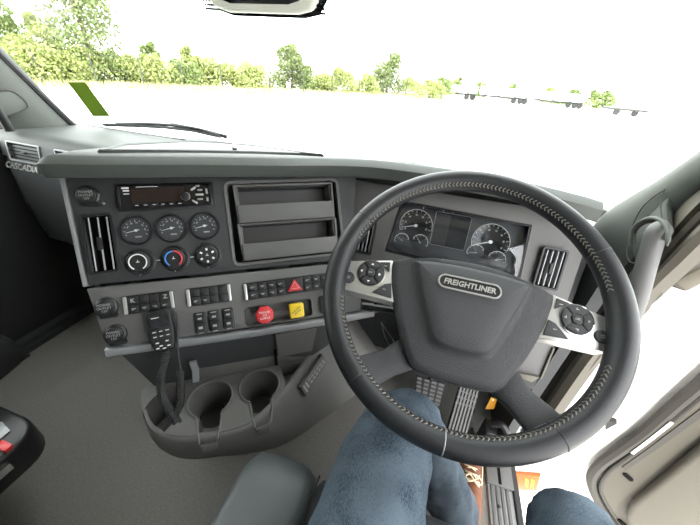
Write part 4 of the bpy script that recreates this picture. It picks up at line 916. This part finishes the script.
# ================================================================== OUTSIDE: VERGE, FENCE, TREES, BUILDINGS, VEHICLES
GZ = -1.25
FN = [V((-31.5, 12.5, GZ)), V((-28.5, 18.0, GZ)), V((-26.9, 20.8, GZ)), V((-25.2, 23.5, GZ)), V((-23.3, 25.9, GZ)), V((-21.0, 28.3, GZ)), V((-18.2, 32.2, GZ)), V((-16.0, 35.8, GZ)), V((-13.9, 39.3, GZ)), V((-11.6, 43.3, GZ)), V((-9.2, 47.2, GZ)), V((-6.6, 51.2, GZ)), V((-4.0, 55.2, GZ))]
fe = thing('fence', 'wire fence on dark metal posts along the far side of the yard', 'fence', tuple(FN[5]))
for i, p in enumerate(FN): P('post', tube([p, p + V((0, 0, 2.25))], .045, 8), m_post, fe)
for z in (.3, 1.2, 2.15): P('wire', tube([p + V((0, 0, z)) for p in FN], .008, 5), m_post, fe)
grs = leafmat('dry_grass', (.42, .43, .20), (.54, .52, .28), (.62, .58, .38))
import numpy as np
rng = np.random.default_rng(3)
def quads(C, size, up=.0):
    n = len(C); a = rng.normal(size=(n, 3)); a /= np.linalg.norm(a, axis=1)[:, None]; b = rng.normal(size=(n, 3)); b -= (b * a).sum(1)[:, None] * a; b /= np.linalg.norm(b, axis=1)[:, None]
    s = size * rng.uniform(.6, 1.3, (n, 1)); a = a * s; b = b * s * .6
    v = np.stack([C - a, C + b, C + a, C - b], 1).reshape(-1, 3)
    return [tuple(x) for x in v], [(4 * i, 4 * i + 1, 4 * i + 2, 4 * i + 3) for i in range(n)]
def rawmesh(name, g, m):
    me = bpy.data.meshes.new(name); me.from_pydata(g[0], [], g[1]); me.update(); me.materials.append(m); return me
# grass verge as blades
bl_v, bl_f = [], []
for i in range(len(FN) - 1):
    a, b = FN[i], FN[i + 1]; d = (b - a); nrm = V((-d.y, d.x, 0)).normalized()
    for _ in range(700):
        t = random.random(); o = -.6 + random.random() ** 1.2 * 5; p = a + d * t + nrm * o; h = random.uniform(.15, .55); ang = random.uniform(0, 6.28); w_ = .10
        k = len(bl_v); bl_v += [(p.x - w_ * math.cos(ang), p.y - w_ * math.sin(ang), GZ), (p.x + w_ * math.cos(ang), p.y + w_ * math.sin(ang), GZ), (p.x + random.uniform(-.1, .1), p.y, GZ + h)]; bl_f.append((k, k + 1, k + 2))
go = put('grass_verge', rawmesh('grass_verge', (bl_v, bl_f), grs)); tag(go, 'dry yellow-green grass verge along the fence', 'grass', kind='stuff')
L_dark = leafmat('leaf_grey_green', (.11, .14, .055), (.18, .22, .095), (.27, .31, .16))
L_mid = leafmat('leaf_mid_green', (.13, .18, .06), (.22, .28, .10), (.32, .37, .18))
L_yel = leafmat('leaf_yellow_green', (.20, .24, .075), (.29, .33, .115), (.40, .42, .20))
m_bark = mat('bark', (.10, .075, .05), .9, var=.3, vscale=3)
def blob(center, rx, ry, rz, n):
    d = rng.normal(size=(n, 3)); d /= np.linalg.norm(d, axis=1)[:, None]; r = rng.uniform(.35, 1, (n, 1)) ** .5
    return np.array(center) + d * r * np.array([rx, ry, rz])
def tree(name, base, h, w, label, m, leaf=.22, n=1400, clumps=9, group=None, cat_='tree', low=.25):
    base = V((base[0], base[1], GZ)); t = thing(name, label, cat_, tuple(base), group)
    top = base + V((0, 0, h * .75)); P('trunk', tube([base, base + V((.05 * w, 0, h * .35)), top], [.03 * h, .022 * h, .008 * h], 7), m_bark, t)
    pts = []
    for k in range(clumps):
        u = k / max(1, clumps - 1); zc = h * (low + (1 - low - .12) * u); rr = w * .5 * (1 - .55 * u) * random.uniform(.45, .75)
        a = random.uniform(0, 6.28); off = w * .32 * (1 - .6 * u)
        pts.append(blob((base.x + off * math.cos(a), base.y + off * math.sin(a), base.z + zc), rr, rr, max(rr * .8, h * .12), n // clumps))
    put('crown', rawmesh('crown', quads(np.concatenate(pts), leaf), m), t)
def at(px, dist): r = ray(px, 90); k = dist / math.hypot(r.x, r.y); return (r.x * k, r.y * k)
tree('gum_tree', at(100, 39), 9.6, 6.4, 'tall grey-green tree with open crown, tallest behind the fence', L_dark, .15, 6000, 24)
tree('tree', at(13, 39), 6.6, 5.6, 'rounded green tree at the far left edge', L_mid, .15, 4000, 12)
tree('tree', at(291, 43.5), 4.9, 5.2, 'cone-shaped dark green tree behind the fence, left of middle', L_dark, .15, 5200, 16, low=.10)
tree('tree', at(386, 53), 5.5, 5.8, 'cone-shaped green tree behind the fence, right of middle', L_dark, .16, 5600, 16, low=.10)
tree('tree', at(158, 41), 3.6, 2.6, 'slim green tree with pointed top behind the bushes', L_mid, .2, 900, 8)
tree('tree', at(193, 40), 3.6, 2.2, 'slim yellow-green young tree behind the fence', L_yel, .2, 800, 8)
tree('tree', at(62, 38), 4.6, 3.4, 'yellow-green tree leaning beside the tall tree', L_yel, .14, 2600, 10)
bsh = [(-18, 37, 2.2, 3.4, 1, 'mid green bush at the left edge below the rounded tree'), (28, 36, 2.4, 4.2, 2, 'yellow-green bush nearest the left windscreen pillar'), (56, 36.5, 2.2, 3.6, 2, 'low yellow-green bush left of the tall tree'), (82, 36.8, 2.3, 3.6, 2, 'yellow bush in front of the tall tree'), (112, 37, 2.2, 3.4, 1, 'mid green bush right under the tall tree'), (136, 37.5, 2.0, 3.0, 2, 'yellow-green bush right of the tall tree'), (162, 38, 2.1, 3.2, 2, 'yellow-green bush below the slim pointed tree'), (186, 38.5, 2.0, 3.0, 1, 'mid green bush below the young tree'), (208, 39.5, 2.4, 3.2, 2, 'rounded yellow-green bush right of the young tree'), (232, 40.5, 2.0, 3.2, 2, 'flat yellow-green bush under the building roof line'), (254, 41.5, 2.2, 3.4, 2, 'yellow-green bush left of the first cone-shaped tree'), (306, 44, 2.6, 2.4, 1, 'mid green bush leaning on the first cone-shaped tree'), (322, 45, 1.9, 2.6, 2, 'small yellow-green bush between the cone-shaped trees'), (342, 46.5, 2.6, 3.4, 2, 'bright yellow-green bush left of the second cone-shaped tree'), (364, 49, 2.2, 3.0, 2, 'low yellow bush touching the second cone-shaped tree'), (410, 55, 2.2, 4.0, 2, 'yellow-green bush right of the second cone-shaped tree'), (430, 57, 2.2, 3.6, 2, 'yellow-green bush at the end of the fence'), (442, 60, 2.8, 3.2, 1, 'mid green bush beside the first white trailer')]
for px, d, h, w_, k, lb in bsh: tree('bush', at(px, d), h * 1.12, w_ * 1.5, lb, (L_dark, L_mid, L_yel)[k], .13, 3600, 14, 'bushes along the fence', 'bush', .12)
far = [(455, 85, 3.6, 5, 'far green tree behind the first white trailer'), (480, 88, 2.9, 4, 'far low tree between the first two white trailers'), (515, 88, 3.2, 4.5, 'far green tree behind the second white trailer'), (551, 92, 3.0, 6, 'far yellow-green tree left of the long tree row'), (572, 93, 3.0, 6, 'far green tree in the long tree row behind the last trailer'), (594, 92, 3.2, 6, 'far green tree in the row above the end of the last trailer'), (610, 90, 3.4, 5, 'far dark green tree at the right end of the row')]
for px, d, h, w_, lb in far: tree('tree', at(px, d), h, w_, lb, L_mid if px != 551 else L_yel, .32, 700, 7, 'far trees behind the trailers', 'tree', .1)

def vehicle(name, label, px0, px1, d, h, m, dark=False):
    a, b = V((*at(px0, d), GZ)), V((*at(px1, d * 1.04), GZ)); L = (b - a).length; ex = (b - a).normalized(); ey = V((-ex.y, ex.x, 0)); M = FR(a, ex, ey, (0, 0, 1))
    t = thing(name, label, 'trailer' if not dark else 'truck', tuple(a), 'white trailers parked in a row' if not dark else None)
    P('body', box(0, L, 0, 2.4, 1.0 if not dark else .75, h), m, t, M, bevel=.04)
    P('chassis', box(.1, L - .1, .5, 1.9, .7, 1.0 if not dark else .75), m_post, t, M)
    for k in range(3 if not dark else 2):
        x = L * .70 + k * 1.1 if not dark else L * (.2 + .5 * k)
        P('wheel', lathe([(.45, -.15), (.48, 0), (.45, .15)], 16), m_tyre, t, M @ T(V((min(x, L - .5), .2, .48))) @ Matrix.Rotation(math.pi / 2, 4, 'X'))
    for k in range(4): P('side_panel', box(L * (.04 + .24 * k), L * (.22 + .24 * k), -.03, 0, 1.2 if not dark else .8, h - .2), m, t, M)
    P('marker', cat(*[cbox(L * u, -.04, 1.05 if not dark else .78, .5, .03, .14) for u in (.05, .35, .7, .95)]), m_post, t, M, smooth=False)
    P('headboard', box(0, .08, 0, 2.4, 1.0, h + .05), m_roof, t, M)
    return M, L
vehicle('white_trailer', 'white trailer parked nearest the bushes', 447, 478, 62, 2.1, m_trailer)
vehicle('white_trailer', 'middle one of the three white parked trailers', 484, 532, 66, 2.3, m_trailer)
vehicle('white_trailer', 'last white parked trailer at the right of the row', 540, 590, 72, 2.3, m_trailer)
MVd, Ld = vehicle('flatbed_truck', 'small dark flatbed truck parked far right', 620, 660, 66, 1.0, m_post, True)
def building(name, label, px0, px1, d, z0, h):
    a, b = V((*at(px0, d), GZ)), V((*at(px1, d * 1.03), GZ)); L = (b - a).length; ex = (b - a).normalized(); ey = V((-ex.y, ex.x, 0)); M = FR(a, ex, ey, (0, 0, 1))
    t = thing(name, label, 'building', tuple(a)); P('wall', box(0, L, 0, 12, 0, h), m_wallb, t, M)
    P('roof', box(-.4, L + .4, -.5, 12.4, h, h + .45), m_roof, t, M)
    for k in range(4):
        w_ = P('window', box(L * (.1 + .22 * k), L * (.22 + .22 * k), -.06, 0, h - 2.2, h - 1.0), m_wallb, t, M); P('pane', box(L * (.11 + .22 * k), L * (.21 + .22 * k), -.08, -.06, h - 2.1, h - 1.1), m_roof, w_, M)
building('warehouse', 'pale warehouse with grey roof edge behind the bushes, left of the first cone tree', 205, 240, 70, 0, 4.9)
building('warehouse', 'second pale warehouse directly left of the first cone-shaped tree', 262, 284, 75, 0, 5.0)
building('warehouse', 'low pale building between tall tree and young tree', 160, 186, 62, 0, 3.6)
building('warehouse', 'low pale building between the two cone-shaped trees', 318, 370, 90, 0, 3.4)
